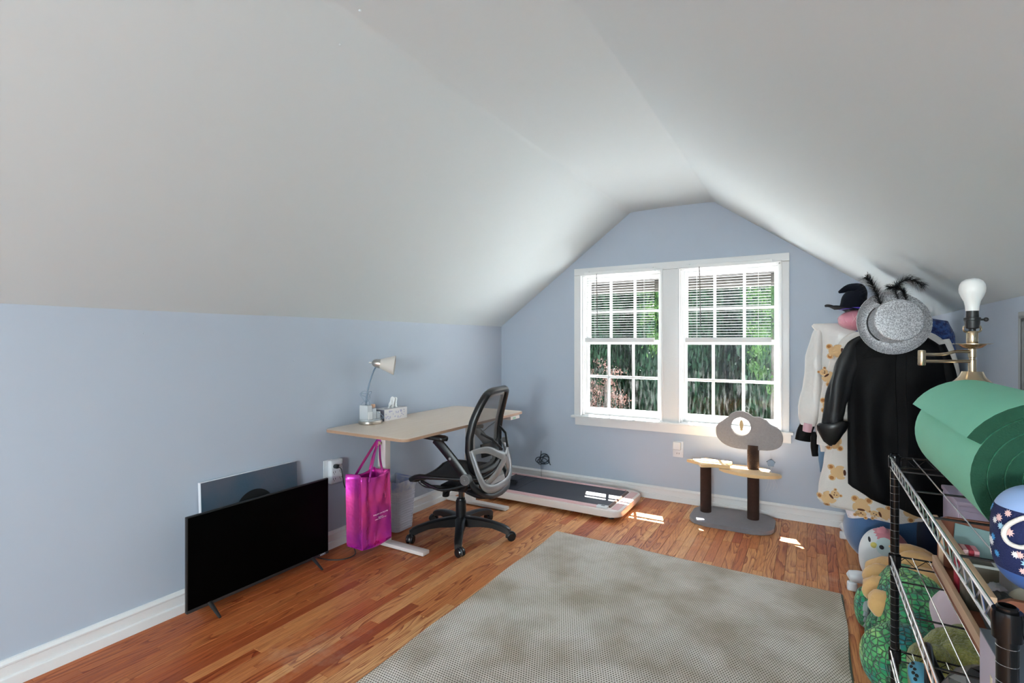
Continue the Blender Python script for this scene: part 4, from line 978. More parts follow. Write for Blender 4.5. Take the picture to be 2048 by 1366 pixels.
# white satin jacket
M_sat = mat('white_satin', lin(226, 222, 218), .3, bump=.6, bs=11, bdist=.02, var=.03); M_pkc = mat('pink_cuff', lin(214, 172, 184), .5)
Y = 3.83
mesh, fy = garment(Y, [(1.515, .012, .36, .02), (1.50, .0, .44, .035), (1.47, .02, .50, .05), (1.42, .035, .52, .055), (1.2, .03, .52, .06), (1.0, .015, .52, .06), (.85, .02, .52, .06), (.7, .05, .5, .055)], .020, 30, 11)
t = thing('satin_jacket', (RX, Y, 1.1), 'shiny white satin jacket with pink cuff, second from the back of the rack', 'jacket')
mesh(B()).build('jacket_body', M_sat, t, ang=70)
b, _ = sleeve([(.10, Y, 1.49), (.045, Y, 1.455), (.022, Y-.02, 1.3), (.010, Y-.03, 1.12), (-.01, Y-.03, .97), (-.02, Y-.03, .86)], [.012, .034, .048, .052, .062, .038], 4, .7, .16); b.build('sleeve', M_sat, t, ang=70)
B().tube([(-.018, Y-.03, .875), (-.025, Y-.03, .82)], [.042, .036], 16, flat=.7).build('cuff', M_pkc, t); hanger(t, Y, .1, .56, 1.46)
# black long sleeved top at the back
Y = 3.96
mesh, fy = garment(Y, [(1.43, .34, .43, .02), (1.38, .1, .6, .04), (1.1, .08, .6, .05), (.9, .07, .58, .05), (.78, .09, .56, .05)], .008, 30, 14)
t = thing('black_cardigan', (RX, Y, 1.1), 'black cardigan at the far end of the rack with one cuff showing', 'cardigan'); mesh(B()).build('cardigan_body', M_coat, t, ang=70)
b, _ = sleeve([(.10, Y, 1.36), (.04, Y-.04, 1.1), (-.01, Y-.06, .9), (-.045, Y-.07, .80), (-.055, Y-.07, .745)], [.03, .045, .042, .042, .045], 7); b.build('sleeve', M_coat, t, ang=70); hanger(t, Y, .2, .56, 1.42)
b, _ = sleeve([(.02, Y-.03, .80), (.015, Y-.03, .70), (.02, Y-.03, .64)], [.025, .022, .018], 9); b.build('belt_end', M_coat, t)
t = thing('denim_jeans', (.06, 4.08, .8), 'light blue jeans hanging at the back of the rack', 'jeans')
mesh, fy = garment(4.08, [(1.2, .05, .45, .02), (.9, .045, .4, .03), (.60, .04, .3, .03), (.52, .05, .2, .03)], .006, 30, 4); mesh(B()).build('jeans_leg', mat('denim', lin(110, 140, 170), .8, bump=.2, bs=200), t, ang=70)
# ---- silver top hat on the rack end
M_gl = mat('silver_glitter', (.80, .80, .82), .38, .3, col2=(.36, .36, .38), vs=190, bump=.5, bs=420, bdist=.002, det=2)
M_felt = mat('navy_felt', (.0025, .004, .010), .85, spec=.2, bump=.3, bs=150)
hc_ = Vector((.347, 3.235, 1.492)); n_ = Vector((.20, -1, .12)).normalized(); xh = Vector((1, 0, 0)); xh = (xh-n_*xh.dot(n_)).normalized(); HM = frame(hc_, xh, n_.cross(xh), n_)
t = thing('silver_top_hat', tuple(hc_), 'silver glitter top hat hung on the rack end with its crown facing out', 'hat')
b = B(); rings = []
pr = [(.104, .0), (.120, -.003), (.140, -.001), (.152, .006), (.159, .016), (.1615, .022), (.160, .024), (.150, .013), (.138, .006), (.118, .003), (.1045, .006)]
b.lathe(pr, HM @ Matrix.Scale(1, 4), 64)
for v in b.bm.verts:
    l = HM.inverted() @ v.co; r = math.hypot(l.x, l.y)
    if r > .125: l.z += .028*((r-.125)/.036)*(abs(l.x)/r)**2; v.co = HM @ l
b.build('brim', M_gl, t, ang=50)
B().lathe([(.1035, -.012), (.1035, .004), (.100, .03), (.099, .07), (.103, .108), (.1045, .118), (.102, .1225), (.096, .124), (0, .1245)], HM, 64).build('crown', M_gl, t, ang=50)
B().lathe([(.1055, .004), (.1035, .02), (.102, .0205), (.1015, .004)], HM, 48, 2.3, 4.2).build('hat_band', mat('hat_band_black', (.008, .008, .009), .5), t)
def feather(base, pts, seed, spread):
    g = random.Random(seed); P_ = sm_path(pts, 8); b = B(); b.tube(P_, [.0016]*len(P_), 5); m = len(P_)
    for k in range(700):
        i = g.random()**.85*(m-1); j = min(int(i), m-2); p_ = P_[j].lerp(P_[j+1], i-j); tt = (P_[j+1]-P_[j]).normalized()
        sd_ = Vector((g.gauss(0, 1), g.gauss(0, .7), g.gauss(0, 1))); sd_ -= tt*sd_.dot(tt); sd_.normalize(); L_ = spread*g.uniform(.5, 1.15)*(.75+.35*math.sin(PI*i/m)); d = (sd_*.85+tt*g.uniform(.3, .9)).normalized()
        q1 = p_+d*L_*.5; q2 = p_+d*L_+Vector((g.gauss(0, .004), 0, -L_*.28)); w = tt.cross(sd_)*.0010
        a = b.bm.verts.new(p_-w); c = b.bm.verts.new(p_+w); e = b.bm.verts.new(q1+w*.9); f = b.bm.verts.new(q1-w*.9); h = b.bm.verts.new(q2)
        b.bm.faces.new((a, c, e, f)); b.bm.faces.new((f, e, h))
    return b
M_fea = mat('black_feather', (.004, .004, .005), .5)
fb = hc_+n_*.06
feather(None, [fb+Vector((-.055, 0, .088)), fb+Vector((-.072, -.01, .14)), fb+Vector((-.092, -.015, .19)), fb+Vector((-.115, -.02, .226))], 1, .066).build('feather', M_fea, t, recalc=False)
feather(None, [fb+Vector((.02, 0, .100)), fb+Vector((.005, -.01, .15)), fb+Vector((.012, -.02, .185)), fb+Vector((.055, -.03, .205)), fb+Vector((.105, -.03, .175))], 2, .052).build('feather', M_fea, t, recalc=False)
feather(None, [fb+Vector((.045, .0, .094)), fb+Vector((.04, -.01, .13)), fb+Vector((.02, -.015, .165)), fb+Vector((-.025, -.02, .17))], 3, .044).build('feather', M_fea, t, recalc=False)
# ---- pink quilted bag and witch hat behind
wc = Vector((.222, 3.74, 1.585))
t = thing('quilted_pink_bag', (.25, 3.74, 1.50), 'pink shiny quilted bag lying on top of the clothes under the dark hat', 'bag')
M_pq = mat('pink_quilted', lin(224, 150, 166), .35, bump=.3, bs=20)
B().blob((.27, 3.75, 1.53), (.13, .11, .065), 32, 18, amp=.05, fr=3, sq=.9).build('bag_body', M_pq, t)
b = B()
def bl(u, v): a = -PI+u*PI; z = 1.49+.09*v; r = math.sqrt(max(.02, 1-((z-1.53)/.065)**2)); return Vector((.27+.133*r*math.cos(a), 3.75+.113*r*math.sin(a), z))
for k in range(7):
    b.tube([bl(.05+k*.13+.13*j/8, j/8) for j in range(9)], .0014, 5); b.tube([bl(.18+k*.13-.13*j/8, j/8) for j in range(9)], .0014, 5)
tagp(b.build('quilt_stitching', mat('pale_pink_piping', lin(244, 200, 206), .4), t), kind='stuff')
t = thing('witch_hat', tuple(wc), 'dark navy felt witch hat with bent tip on the pink bag', 'hat')
b = B(); rings = []
for r, k in ((.150, 0), (.152, .006), (.125, .006), (.10, .004), (.075, .004), (.071, .008)):
    rings.append(b.ring([wc+Vector((r*1.0*math.cos(a), r*.8*math.sin(a), k+.012+(r/.13)**2*(.010*math.cos(2*a)+.012*math.sin(a*3+1)+.022*(math.cos(a) < -.3)*(-math.cos(a)-.3)*(r > .12)))) for a in (2*PI*j/48 for j in range(48))]))
b.skin(rings); b.solid(.004); b.build('brim', M_felt, t)
P_ = sm_path([wc+Vector(q) for q in ((0, 0, .008), (.003, 0, .04), (.006, 0, .075), (.022, 0, .108), (.020, 0, .135), (-.02, 0, .143), (-.058, 0, .128), (-.078, 0, .118))], 6)
rs = np.interp(np.linspace(0, 1, len(P_)), [0, .15, .3, .45, .57, .7, .85, 1], [.074, .074, .066, .048, .034, .025, .016, .006])
b = B().tube(P_, list(rs), 24)
for v in b.bm.verts: v.co += Vector((mnoise.noise(v.co*22), mnoise.noise(v.co*22+Vector((9, 0, 0))), 0))*.006
b.build('crown', M_felt, t)
B().tube([wc+Vector((.078*math.cos(a), .073*math.sin(a), .004+.012)) for a in (2*PI*j/32 for j in range(32))], .005, 6, loop=True).build('ribbon', mat('violet_ribbon', lin(90, 60, 200), .4), t)
# ================================================================ PLUSH TOYS
M_blue = mat('blue_plush', lin(66, 104, 148), .95, sheen=.5, bump=.2, bs=200, var=.1); M_blue_shade = mat('shaded_blue_plush', lin(16, 28, 56), .95, sheen=.3)
t = thing('blue_plush_whale', (.44, 3.93, 0), 'big blue stuffed toy behind the pink and white penguin toy', 'soft toy')
B().blob((.43, 3.93, .21), (.25, .21, .215), 40, 26, amp=.05, fr=1.5, sq=.95).build('body', M_blue, t)
B().blob((.60, 3.80, .22), (.085, .14, .19), 24, 16).build('shaded_end', M_blue_shade, t)  # unlit right end of the toy, its shade put into a darker blue
M_wp = mat('white_plush', lin(232, 236, 238), .95, sheen=.4, bump=.15, bs=200); M_pp = mat('pink_plush', lin(226, 150, 162), .95, sheen=.4, bump=.15, bs=200); M_ep = mat('pale_aqua_plush', lin(206, 224, 224), .95)
pc = Vector((.36, 3.575, .168)); pr_ = Vector((.125, .095, .168))
t = thing('penguin_plush', (pc.x, pc.y, 0), 'egg shaped pink and white stuffed penguin under the hanging robe', 'soft toy')
body = B().blob(pc, pr_, 40, 28, sq=.93).build('body', [M_wp, M_pp], t)
for f in body.data.polygons:
    c = f.center
    if (c.z-.168)*.9+(c.x)*1.1 > .075 or c.x > .050: f.material_index = 1
def on_ell(c, r, sq=1, k=1.0):
    def f(x, z):
        u = (x-c.x)/r.x; w = (z-c.z)/r.z; q = max(0.0, 1-u*u-w*w); return c.y-r.y*k*math.sqrt(q)
    return f
fe = on_ell(pc, pr_, k=1.06)
b = B(); patch(b, fe, .352, .258, .042, .046, -.2, .003); b.build('cheek_patch', M_ep, t, recalc=False)
b = B(); patch(b, fe, .336, .256, .011, .011, 0, .007); patch(b, fe, .283, .278, .006, .012, 0, .010); b.build('eyes', mat('embroidered_black', (.02, .02, .025), .8), t, recalc=False)
B().blob((.302, fe(.302, .258)-.004, .256), (.016, .008, .016), 16, 10).build('beak', mat('yellow_felt', lin(228, 212, 120), .9), t)
B().blob((.345, 3.545, .325), (.026, .018, .028), 14, 10, amp=.3, fr=4).build('head_tuft', M_pp, t)
# green dragon
M_drg = bpy.data.materials.new('dragon_scale_plush'); M_drg.use_nodes = True; N, L, p = nodes(M_drg)
tc = N.new('ShaderNodeTexCoord'); vo = N.new('ShaderNodeTexVoronoi'); vo.feature = 'DISTANCE_TO_EDGE'; vo.inputs['Scale'].default_value = 46; vo.inputs['Randomness'].default_value = .55
mp = N.new('ShaderNodeMapping'); mp.inputs['Scale'].default_value = (1, .75, 1.15); L.new(tc.outputs['Object'], mp.inputs[0]); L.new(mp.outputs[0], vo.inputs['Vector'])
nz = N.new('ShaderNodeTexNoise'); nz.inputs['Scale'].default_value = 9; nz.inputs['Detail'].default_value = 3; L.new(tc.outputs['Object'], nz.inputs['Vector'])
cr = N.new('ShaderNodeValToRGB'); L.new(nz.outputs[0], cr.inputs[0]); E_ = cr.color_ramp; E_.elements[0].position = .3; E_.elements[0].color = lin(24, 120, 132)+(1,); E_.elements[1].position = .72; E_.elements[1].color = lin(206, 222, 104)+(1,)
for ps, c in ((.45, (40, 150, 92)), (.58, (104, 190, 110))): e = E_.elements.new(ps); e.color = lin(*c)+(1,)
mx = N.new('ShaderNodeMix'); mx.data_type = 'RGBA'; mr = N.new('ShaderNodeMapRange'); mr.inputs[1].default_value = 0; mr.inputs[2].default_value = .12; L.new(vo.outputs['Distance'], mr.inputs[0]); L.new(mr.outputs[0], mx.inputs[0])
mx.inputs[6].default_value = lin(14, 62, 44)+(1,); L.new(cr.outputs[0], mx.inputs[7]); L.new(mx.outputs[2], p.inputs['Base Color']); p.inputs['Roughness'].default_value = .8; p.inputs['Sheen Weight'].default_value = .3
bp = N.new('ShaderNodeBump'); bp.inputs['Strength'].default_value = .9; bp.inputs['Distance'].default_value = .008; L.new(mr.outputs[0], bp.inputs['Height']); L.new(bp.outputs[0], p.inputs['Normal'])
t = thing('dragon_plush', (.36, 2.75, 0), 'large green scaly stuffed dragon with tan back plates on the floor', 'soft toy')
b = B().blob((.325, 2.53, .125), (.155, .15, .150), 40, 26, amp=.06, fr=2).blob((.385, 2.86, .185), (.150, .33, .195), 44, 30, amp=.05, fr=1.6).blob((.30, 2.72, .12), (.10, .16, .12), 28, 18).blob((.222, 3.03, .10), (.042, .085, .095), 22, 16)
body = b.build('body', M_drg, t)
rm = body.modifiers.new('join', 'REMESH'); rm.mode = 'VOXEL'; rm.voxel_size = .009; rm.use_smooth_shade = True
s_ = body.modifiers.new('smooth', 'SMOOTH'); s_.iterations = 6; s_.factor = .6
M_plt = mat('tan_plate_plush', lin(218, 172, 112), .95, sheen=.4, bump=.4, bs=60, var=.1)
def plate(x, y, z, rx, ry, rz, rot):
    M_ = Matrix.Rotation(rot[0], 4, 'Z') @ Matrix.Rotation(rot[1], 4, 'Y') @ Matrix.Rotation(rot[2], 4, 'X')
    b = B().blob((x, y, z), (rx, ry, rz), 26, 16, M=M_, amp=.12, fr=2.2, seed=x*50+y*7)
    b.build('back_plate', M_plt, t)
plate(.300, 3.11, .285, .080, .060, .036, (.5, -.35, 0)); plate(.285, 3.00, .272, .072, .068, .040, (.3, -.2, .5)); plate(.270, 2.86, .262, .070, .068, .042, (.2, -.1, .7)); plate(.272, 2.73, .255, .064, .062, .042, (.2, .1, .9))
plate(.43, 3.18, .36, .09, .05, .025, (0, .1, .2)); plate(.44, 3.03, .355, .085, .065, .03, (0, .15, .7)); plate(.44, 2.86, .335, .085, .07, .03, (.1, .2, .8)); plate(.42, 2.70, .28, .08, .06, .03, (.1, .2, .8))
b = B()
for k in range(4): b.tube(sm_path([(.246+k*.004, 2.985-k*.006, .15-k*.028), (.226+k*.004, 2.955, .145-k*.028), (.222, 2.935, .12-k*.026)], 4), [.013]*9, 8)
b.build('claws', mat('grey_claw_plush', lin(158, 166, 168), .9), t)
M_oli = mat('olive_fur_plush', lin(168, 168, 88), .95, col2=lin(120, 122, 52), vs=16, bump=1, bs=140, bdist=.012, sheen=.5)
t = thing('olive_plush', (.46, 2.44, 0), 'fuzzy olive green stuffed toy seen through the wire shelves', 'soft toy')
B().blob((.475, 2.36, .19), (.175, .15, .185), 44, 30, amp=.10, fr=2.5, seed=2).build('body', M_oli, t); B().blob((.37, 2.28, .275), (.07, .06, .065), 20, 14, amp=.1).build('paw', M_oli, t)
B().blob((.485, 2.265, .315), (.010, .010, .010), 12, 8).build('button_eye', M_slot, t)
t = thing('pale_pink_plush', (.56, 2.72, 0), 'smooth pale pink stuffed toy behind the olive green one', 'soft toy')
B().blob((.535, 2.655, .215), (.140, .12, .215), 36, 26, sq=.92, amp=.04, fr=1.5).build('body', mat('pale_pink_velboa', lin(232, 208, 216), .9, sheen=.4), t)
# ================================================================ WIRE SHELVING
SX0, SX1, SY0, SY1 = .247, .64, 1.01, 2.18
M_pst = mat('shelf_post_black', (.012, .012, .013), .18, .6); M_wire = mat('shelf_wire_chrome', (.66, .66, .67), .18, 1, var=.05); M_wireb = mat('shelf_wire_black', (.02, .02, .022), .25, .5)
t = thing('wire_shelving', ((SX0+SX1)/2, (SY0+SY1)/2, 0), 'black and chrome four tier wire shelving unit along the right wall', 'shelf')
TZ = (1.0, .66, .335, .10)
for x in (SX0, SX1):
    for y in (SY0, SY1):
        ps = B().lathe([(.0105, .012), (.0127, .013), (.0127, 1.012), (.010, 1.014), (.0095, 1.004), (0, 1.004)], Matrix.Translation((x, y, 0)), 20).build('post', M_pst, t)
        b = B()
        for k in range(38): z = .04+k*.0254; b.tube([(x+.0127*math.cos(a), y+.0127*math.sin(a), z) for a in (2*PI*j/16 for j in range(16))], .0006, 4, loop=True)
        tagp(b.build('post_grooves', M_wire, ps), kind='stuff')
        B().lathe([(.012, 0), (.016, .001), (.016, .008), (.006, .012), (0, .012)], Matrix.Translation((x, y, 0)), 14).build('levelling_foot', M_black, ps)
for z in TZ:
    for x in (SX0, SX1):
        for y in (SY0, SY1): B().lathe([(.0128, -.036), (.0175, -.034), (.0185, 0), (.0175, .007), (.0128, .007)], Matrix.Translation((x, y, z)), 20).build('collar', M_pst, t)
    for s, (x, dx) in enumerate(((SX0, -1), (SX1, 1))):
        b = B(); xo = x+dx*.012
        b.tube([(xo, SY0, z+.002), (xo, SY1, z+.002)], .0036, 8).tube([(xo, SY0, z-.030), (xo, SY1, z-.030)], .0030, 8)
        n = 42; pts = [(xo, SY0+(SY1-SY0)*k/n, z+(.000 if k % 2 else -.028)) for k in range(n+1)]
        b.tube(pts, .0016, 5); b.build('side_truss', M_wire, t)
    for y in (SY0, SY1):
        b = B().tube([(SX0, y, z+.002), (SX1, y, z+.002)], .003, 8).tube([(SX0, y, z-.03), (SX1, y, z-.03)], .0027, 8)
        b.tube([(SX0+(SX1-SX0)*k/14, y, z+(0 if k % 2 else -.028)) for k in range(15)], .0015, 5); b.build('end_truss', M_wireb, t)
    for k in range(8): x = SX0+.048+k*.0445; B().tube([(x, SY0, z+.0035), (x, SY1, z+.0035)], .0017, 6).build('deck_wire', M_wire, t)
    for k in range(4): y = SY0+.238*(k+1); B().tube([(SX0-.01, y, z-.001), (SX1+.01, y, z-.001)], .0028, 6).build('cross_wire', M_wireb, t)
# ---- rolled green mat
M_mat = mat('green_foam', lin(124, 206, 174), .6, bump=.25, bs=350, bdist=.002, var=.05); M_mat_shade = mat('green_foam_shaded_end', lin(5, 68, 46), .8, bump=.3, bs=300, var=.15, vs=60)  # pale side carries the highlight, dark ends the shade, in the foam colour
r0, pit, th_ = .150, .0245, .0225; ax_, az_ = .386, 1.0055+.142; y0m, y1m = 1.27, 1.87
b = B(); n = 200; rings = []; a0 = math.radians(152)
for k in range(n+1):
    a = a0-2*PI*4.4*k/n; r = r0-pit*4.4*k/n
    if r < .028: break
    rr_ = r-th_; sag = 1
    rings.append(b.ring([Vector((ax_+q*math.cos(a), y, az_+q*math.sin(a)*sag)) for q, y in ((r, y0m), (r, y1m), (rr_, y1m), (rr_, y0m))]))
b.skin(rings, True, True, True)
t = thing('exercise_mat', (ax_, 1.57, 1.0055), 'thick green foam exercise mat rolled up on the top wire shelf', 'mat')
o = b.build('rolled_foam', [M_mat, M_mat_shade], t, ang=40)
for f in o.data.polygons:
    if abs(f.normal.y) > .7: f.material_index = 1
# ---- brass lamp
M_br = mat('antique_brass', (.60, .47, .32), .26, 1, var=.12, vs=6); lx, ly = .412, 2.0
t = thing('brass_swing_arm_lamp', (lx, ly, 1.0055), 'antique brass swing arm table lamp with bare bulb on the top shelf', 'lamp')
TL = Matrix.Translation((lx, ly, 0))
B().lathe([(0, 1.0055), (.075, 1.0055), (.078, 1.03), (.07, 1.05), (.062, 1.09), (.060, 1.15), (.058, 1.205), (.052, 1.222), (.049, 1.23), (.050, 1.262), (.0535, 1.268), (.053, 1.272), (.040, 1.284), (.030, 1.296), (.0245, 1.311), (.0, 1.311)], TL, 48).build('base', M_br, t, ang=30)
B().lathe([(.009, 1.308), (.0095, 1.312), (.0095, 1.345), (.0075, 1.347), (.0075, 1.352), (.0095, 1.354), (.0095, 1.379), (0, 1.38)], TL, 20).build('stem', M_br, t)
B().lathe([(0, 1.377), (.012, 1.378), (.024, 1.383), (.033, 1.3915), (.046, 1.3925), (.046, 1.394), (.03, 1.394), (0, 1.392)], TL, 40).build('drip_pan', M_br, t)
B().lathe([(.0125, 1.393), (.0135, 1.396), (.0135, 1.428), (.012, 1.431), (0, 1.431)], TL, 24).build('candle_sleeve', M_br, t)
rgt = Vector((.8624, .5063, 0))
def LP(a, z, d=0): return Vector((lx, ly, z))+rgt*a+Vector((-.5063, .8624, 0))*d
B().tube(sm_path([LP(-.024, 1.445), LP(-.026, 1.437), LP(-.022, 1.430), LP(-.012, 1.4285), LP(.012, 1.4285), LP(.022, 1.430), LP(.026, 1.437), LP(.022, 1.447)], 4), .0028, 8).build('harp_saddle', M_br, t)
B().lathe([(.0085, 1.431), (.0085, 1.437), (.016, 1.440), (.0175, 1.452), (.018, 1.462), (.0195, 1.463), (.0195, 1.4705), (.0150, 1.472), (.0145, 1.492), (0, 1.492)], TL, 24).build('socket', M_black, t)
B().tube([LP(.015, 1.465), LP(.040, 1.4655)], .0028, 8).blob(LP(.041, 1.4655), (.0065, .0065, .0065), 14, 10).build('switch_key', M_black, t)
B().lathe([(0, 1.490), (.0155, 1.491), (.0165, 1.505), (.0195, 1.520), (.0255, 1.533), (.0302, 1.546), (.0312, 1.557), (.0295, 1.569), (.0245, 1.579), (.015, 1.586), (0, 1.5885)], TL, 32).build('light_bulb', mat('frosted_bulb', (.86, .86, .84), .4), t)
b = B().tube(sm_path([LP(-.008, 1.370), LP(-.05, 1.370), LP(-.08, 1.363), LP(-.115, 1.361), LP(-.148, 1.362)], 6), .0046, 10).build('swing_arm', M_br, t)
B().tube([LP(-.008, 1.341), LP(-.148, 1.341)], .0046, 10).build('swing_arm', M_br, t)
B().lathe([(0, 1.328), (.0085, 1.329), (.0095, 1.332), (.0095, 1.371), (.0085, 1.374), (0, 1.375)], Matrix.Translation(LP(-.15, 0)), 20).build('arm_joint', M_br, t)
# ---- patterned round pouch with white loop
M_nv = mat('navy_print_cloth', lin(22, 34, 82), .8, bump=.3, bs=400); M_lb = mat('light_blue_rubber', lin(150, 178, 224), .4); M_cr = mat('cream_cord', lin(232, 228, 222), .8, bump=.3, bs=300)
sc = Vector((.318, 1.125, 1.0065))
t = thing('fabric_speaker', tuple(sc), 'navy flower patterned round fabric speaker with cream loop on the top shelf end', 'speaker')
TS = Matrix.Translation(sc)
def srad(z): return .063*(1-abs((z-.078)/.086)**3.2)**.5 if abs((z-.078)/.086) < 1 else .01
B().lathe([(0, .0)]+[(srad(z), z) for z in np.linspace(.002, .03, 8)], TS, 40).build('bottom_cap', mat('blue_rubber', lin(60, 96, 160), .4), t)
B().lathe([(srad(z), z) for z in np.linspace(.030, .128, 24)], TS, 48).build('cloth_cover', M_nv, t)
B().lathe([(srad(z)+.0004, z) for z in np.linspace(.128, .158, 10)]+[(0, .160)], TS, 40).build('top_cap', M_lb, t)
cols = [mat('print_'+n, lin(*c), .8) for n, c in (('white', (232, 232, 236)), ('sky', (70, 150, 210)), ('peach', (236, 196, 192)), ('pale', (160, 205, 230)))]
b = B(); g = random.Random(8)
for k in range(84):
    a = k*2.39996; z = .037+.086*g.random(); r = g.uniform(.0055, .0085); R_ = srad(z)+.0007; b.mi = g.randrange(4); m = 9
    cN = Vector((math.cos(a), math.sin(a), 0)); tX = Vector((-math.sin(a), math.cos(a), 0)); vs_ = []
    for j in range(2*m):
        q = PI*j/m; rr_ = r*(1 if j % 2 == 0 else .55); zz = z+rr_*math.sin(q); w = a+rr_*math.cos(q)/R_; vs_.append(b.bm.verts.new(sc+Vector(((srad(zz)+.0009)*math.cos(w), (srad(zz)+.0009)*math.sin(w), zz))))
    c = b.bm.verts.new(sc+Vector((R_+.0004)*cN)+Vector((0, 0, z))) ; b._mi([b.bm.faces.new((c, vs_[j], vs_[(j+1) % (2*m)])) for j in range(2*m)])
tagp(b.build('flower_print', cols, t, recalc=False, smooth=False), kind='stuff')
def SP(a, z, o=.004): a = math.radians(a); return sc+Vector(((srad(z)+o)*math.cos(a), (srad(z)+o)*math.sin(a), z))
B().tube(sm_path([SP(-85, .132, .002), SP(-100, .133), SP(-122, .125), SP(-140, .108), SP(-147, .090), SP(-140, .078), SP(-125, .078), SP(-113, .092), SP(-107, .112), SP(-100, .132)], 6), .0034, 10).build('cord_loop', M_cr, t)
# ---- wooden crate with shells and oddments (second tier)
M_wd = mat('pale_crate_wood', lin(206, 170, 140), .6, var=.1, vs=5); M_wd2 = mat('brown_crate_wood', lin(134, 76, 52), .55, var=.15, vs=6)
CX0, CX1, CY0, CY1, CZ = .338, .622, 1.50, 2.12, .6665
t = thing('wooden_crate', ((CX0+CX1)/2, (CY0+CY1)/2, CZ), 'open wooden crate with hand holes on the second wire shelf', 'crate')
B().box(CX0, CX1, CY0, CY1, CZ, CZ+.012, .001).build('crate_bottom', M_wd2, t)
B().box(CX0, CX0+.012, CY0, CY1, CZ+.012, CZ+.042, .0015).build('side_board', M_wd, t); B().box(CX0+.001, CX0+.013, CY0, CY1, CZ+.150, CZ+.172, .0015).build('side_rail', M_wd, t)
B().box(CX1-.012, CX1, CY0, CY1, CZ+.012, CZ+.172, .0015).build('side_board', M_wd, t)
for y, sl in ((CY0, .05), (CY1-.014, .085)):
    k_ = 40; cx, cz = (CX0+CX1)/2, CZ+.118
    outer = []; inner = []
    for j in range(k_):
        a = 2*PI*j/k_; c, s = math.cos(a), math.sin(a)
        hx_, hz_ = (CX1-CX0)/2-.013, (.106 if s < 0 else .054); q = 1/max(abs(c)/hx_, abs(s)/hz_); outer.append((cx+c*q, cz+s*q)); n4 = 4
        inner.append((cx+sl*math.copysign(abs(c)**.5, c), cz+.018*math.copysign(abs(s)**.5, s)))
    B().prism(outer, y, y+.014, frame((0, 0, 0), (1, 0, 0), (0, 0, 1), (0, 1, 0)), hole=inner).build('end_board', [M_wd2], t, smooth=False)
for x in (CX0+.013, CX1-.024):
    for y in (CY0+.0145, CY1-.0255): B().box(x, x+.011, y, y+.011, CZ+.012, CZ+.150).build('corner_post', M_wd, t)
fz = CZ+.0125
t = thing('teal_folder', (.48, 2.04, fz), 'pale teal folder leaning inside the wooden crate', 'folder')
B().box(-.11, .11, -.004, .004, 0, .13, .002, M=Matrix.Translation((.48, 2.03, fz+.02)) @ Matrix.Rotation(-.5, 4, 'X') @ Matrix.Rotation(.15, 4, 'Y')).build('cover', mat('teal_card', lin(138, 168, 168), .6), t)
t = thing('white_carton', (.52, 1.90, fz), 'small plain white box inside the wooden crate', 'box'); B().box(-.07, .07, -.05, .05, 0, .10, .004, M=Matrix.Translation((.52, 1.90, fz)) @ Matrix.Rotation(.3, 4, 'Z')).build('carton_body', mat('white_card', (.72, .72, .72), .6), t)
M_sh = mat('conch_shell', lin(206, 196, 176), .45, col2=lin(140, 118, 92), vs=12, bump=.2)
for k, (x, y, s, lab) in enumerate(((.46, 1.72, .07, 'large cream sea shell lying in the crate nearest the white box'), (.56, 1.74, .055, 'brown banded sea shell at the back of the crate'))):
    t = thing('sea_shell', (x, y, fz), lab, 'shell', 'shells in the wooden crate')
    B().box(x-.045, x+.045, y-.045, y+.045, fz, fz+.03, .003).build('shell_stand', M_wd2, t)
    b = B(); rings = []
    for i in range(60):
        q = i/59; a = q*5.2*PI; r = s*.38*(1-q)**1.1; rr_ = s*.62*(1-q)**.9+.001; c = Vector((x+r*math.cos(a)*.6, y-s*.6+q*s*1.5, fz+.03+s*.60+r*math.sin(a)*.6))
        rings.append(b.ring([c+Vector((rr_*math.cos(w), rr_*.25*math.sin(w), rr_*math.sin(w))) for w in (2*PI*j/18 for j in range(18))]))
    b.skin(rings, True, True, True).build('shell', M_sh, t, ang=80)
t = thing('grey_pouch', (.395, 1.66, fz), 'dark grey round pouch with drawstring in the crate', 'pouch')
B().blob((.40, 1.66, fz+.055), (.040, .08, .055), 26, 18, amp=.12, fr=5).build('pouch_body', mat('charcoal_cloth', (.05, .05, .048), .8, bump=.5, bs=50), t); B().blob((.395, 1.70, fz+.105), (.018, .018, .016), 14, 10, amp=.4, fr=9).build('drawstring_knot', mat('grey_string', (.35, .33, .36), .8), t)
t = thing('small_tin', (.39, 1.83, fz), 'small open dark tin with a grey rim in the crate', 'tin')
B().box(.357, .425, 1.80, 1.865, fz, fz+.12, .003).build('tin_body', mat('dark_tin', (.10, .085, .06), .5), t)
b = B(); b.tube([(.359, 1.802, fz+.122), (.423, 1.802, fz+.122), (.423, 1.863, fz+.122), (.359, 1.863, fz+.122)], .004, 6, loop=True).build('rim', mat('pale_rim', (.55, .58, .56), .4), t)
t = thing('red_striped_book', (.385, 1.93, fz), 'red and pink striped booklet upright at the far corner of the crate', 'book')
for k, c in enumerate(((176, 40, 62), (232, 190, 190), (176, 40, 62), (224, 150, 160))): B().box(.360+k*.012, .3715+k*.012, 1.90, 1.95, fz, fz+.13, .001).build('stripe_panel', mat('book_cover', lin(*c), .6), t)
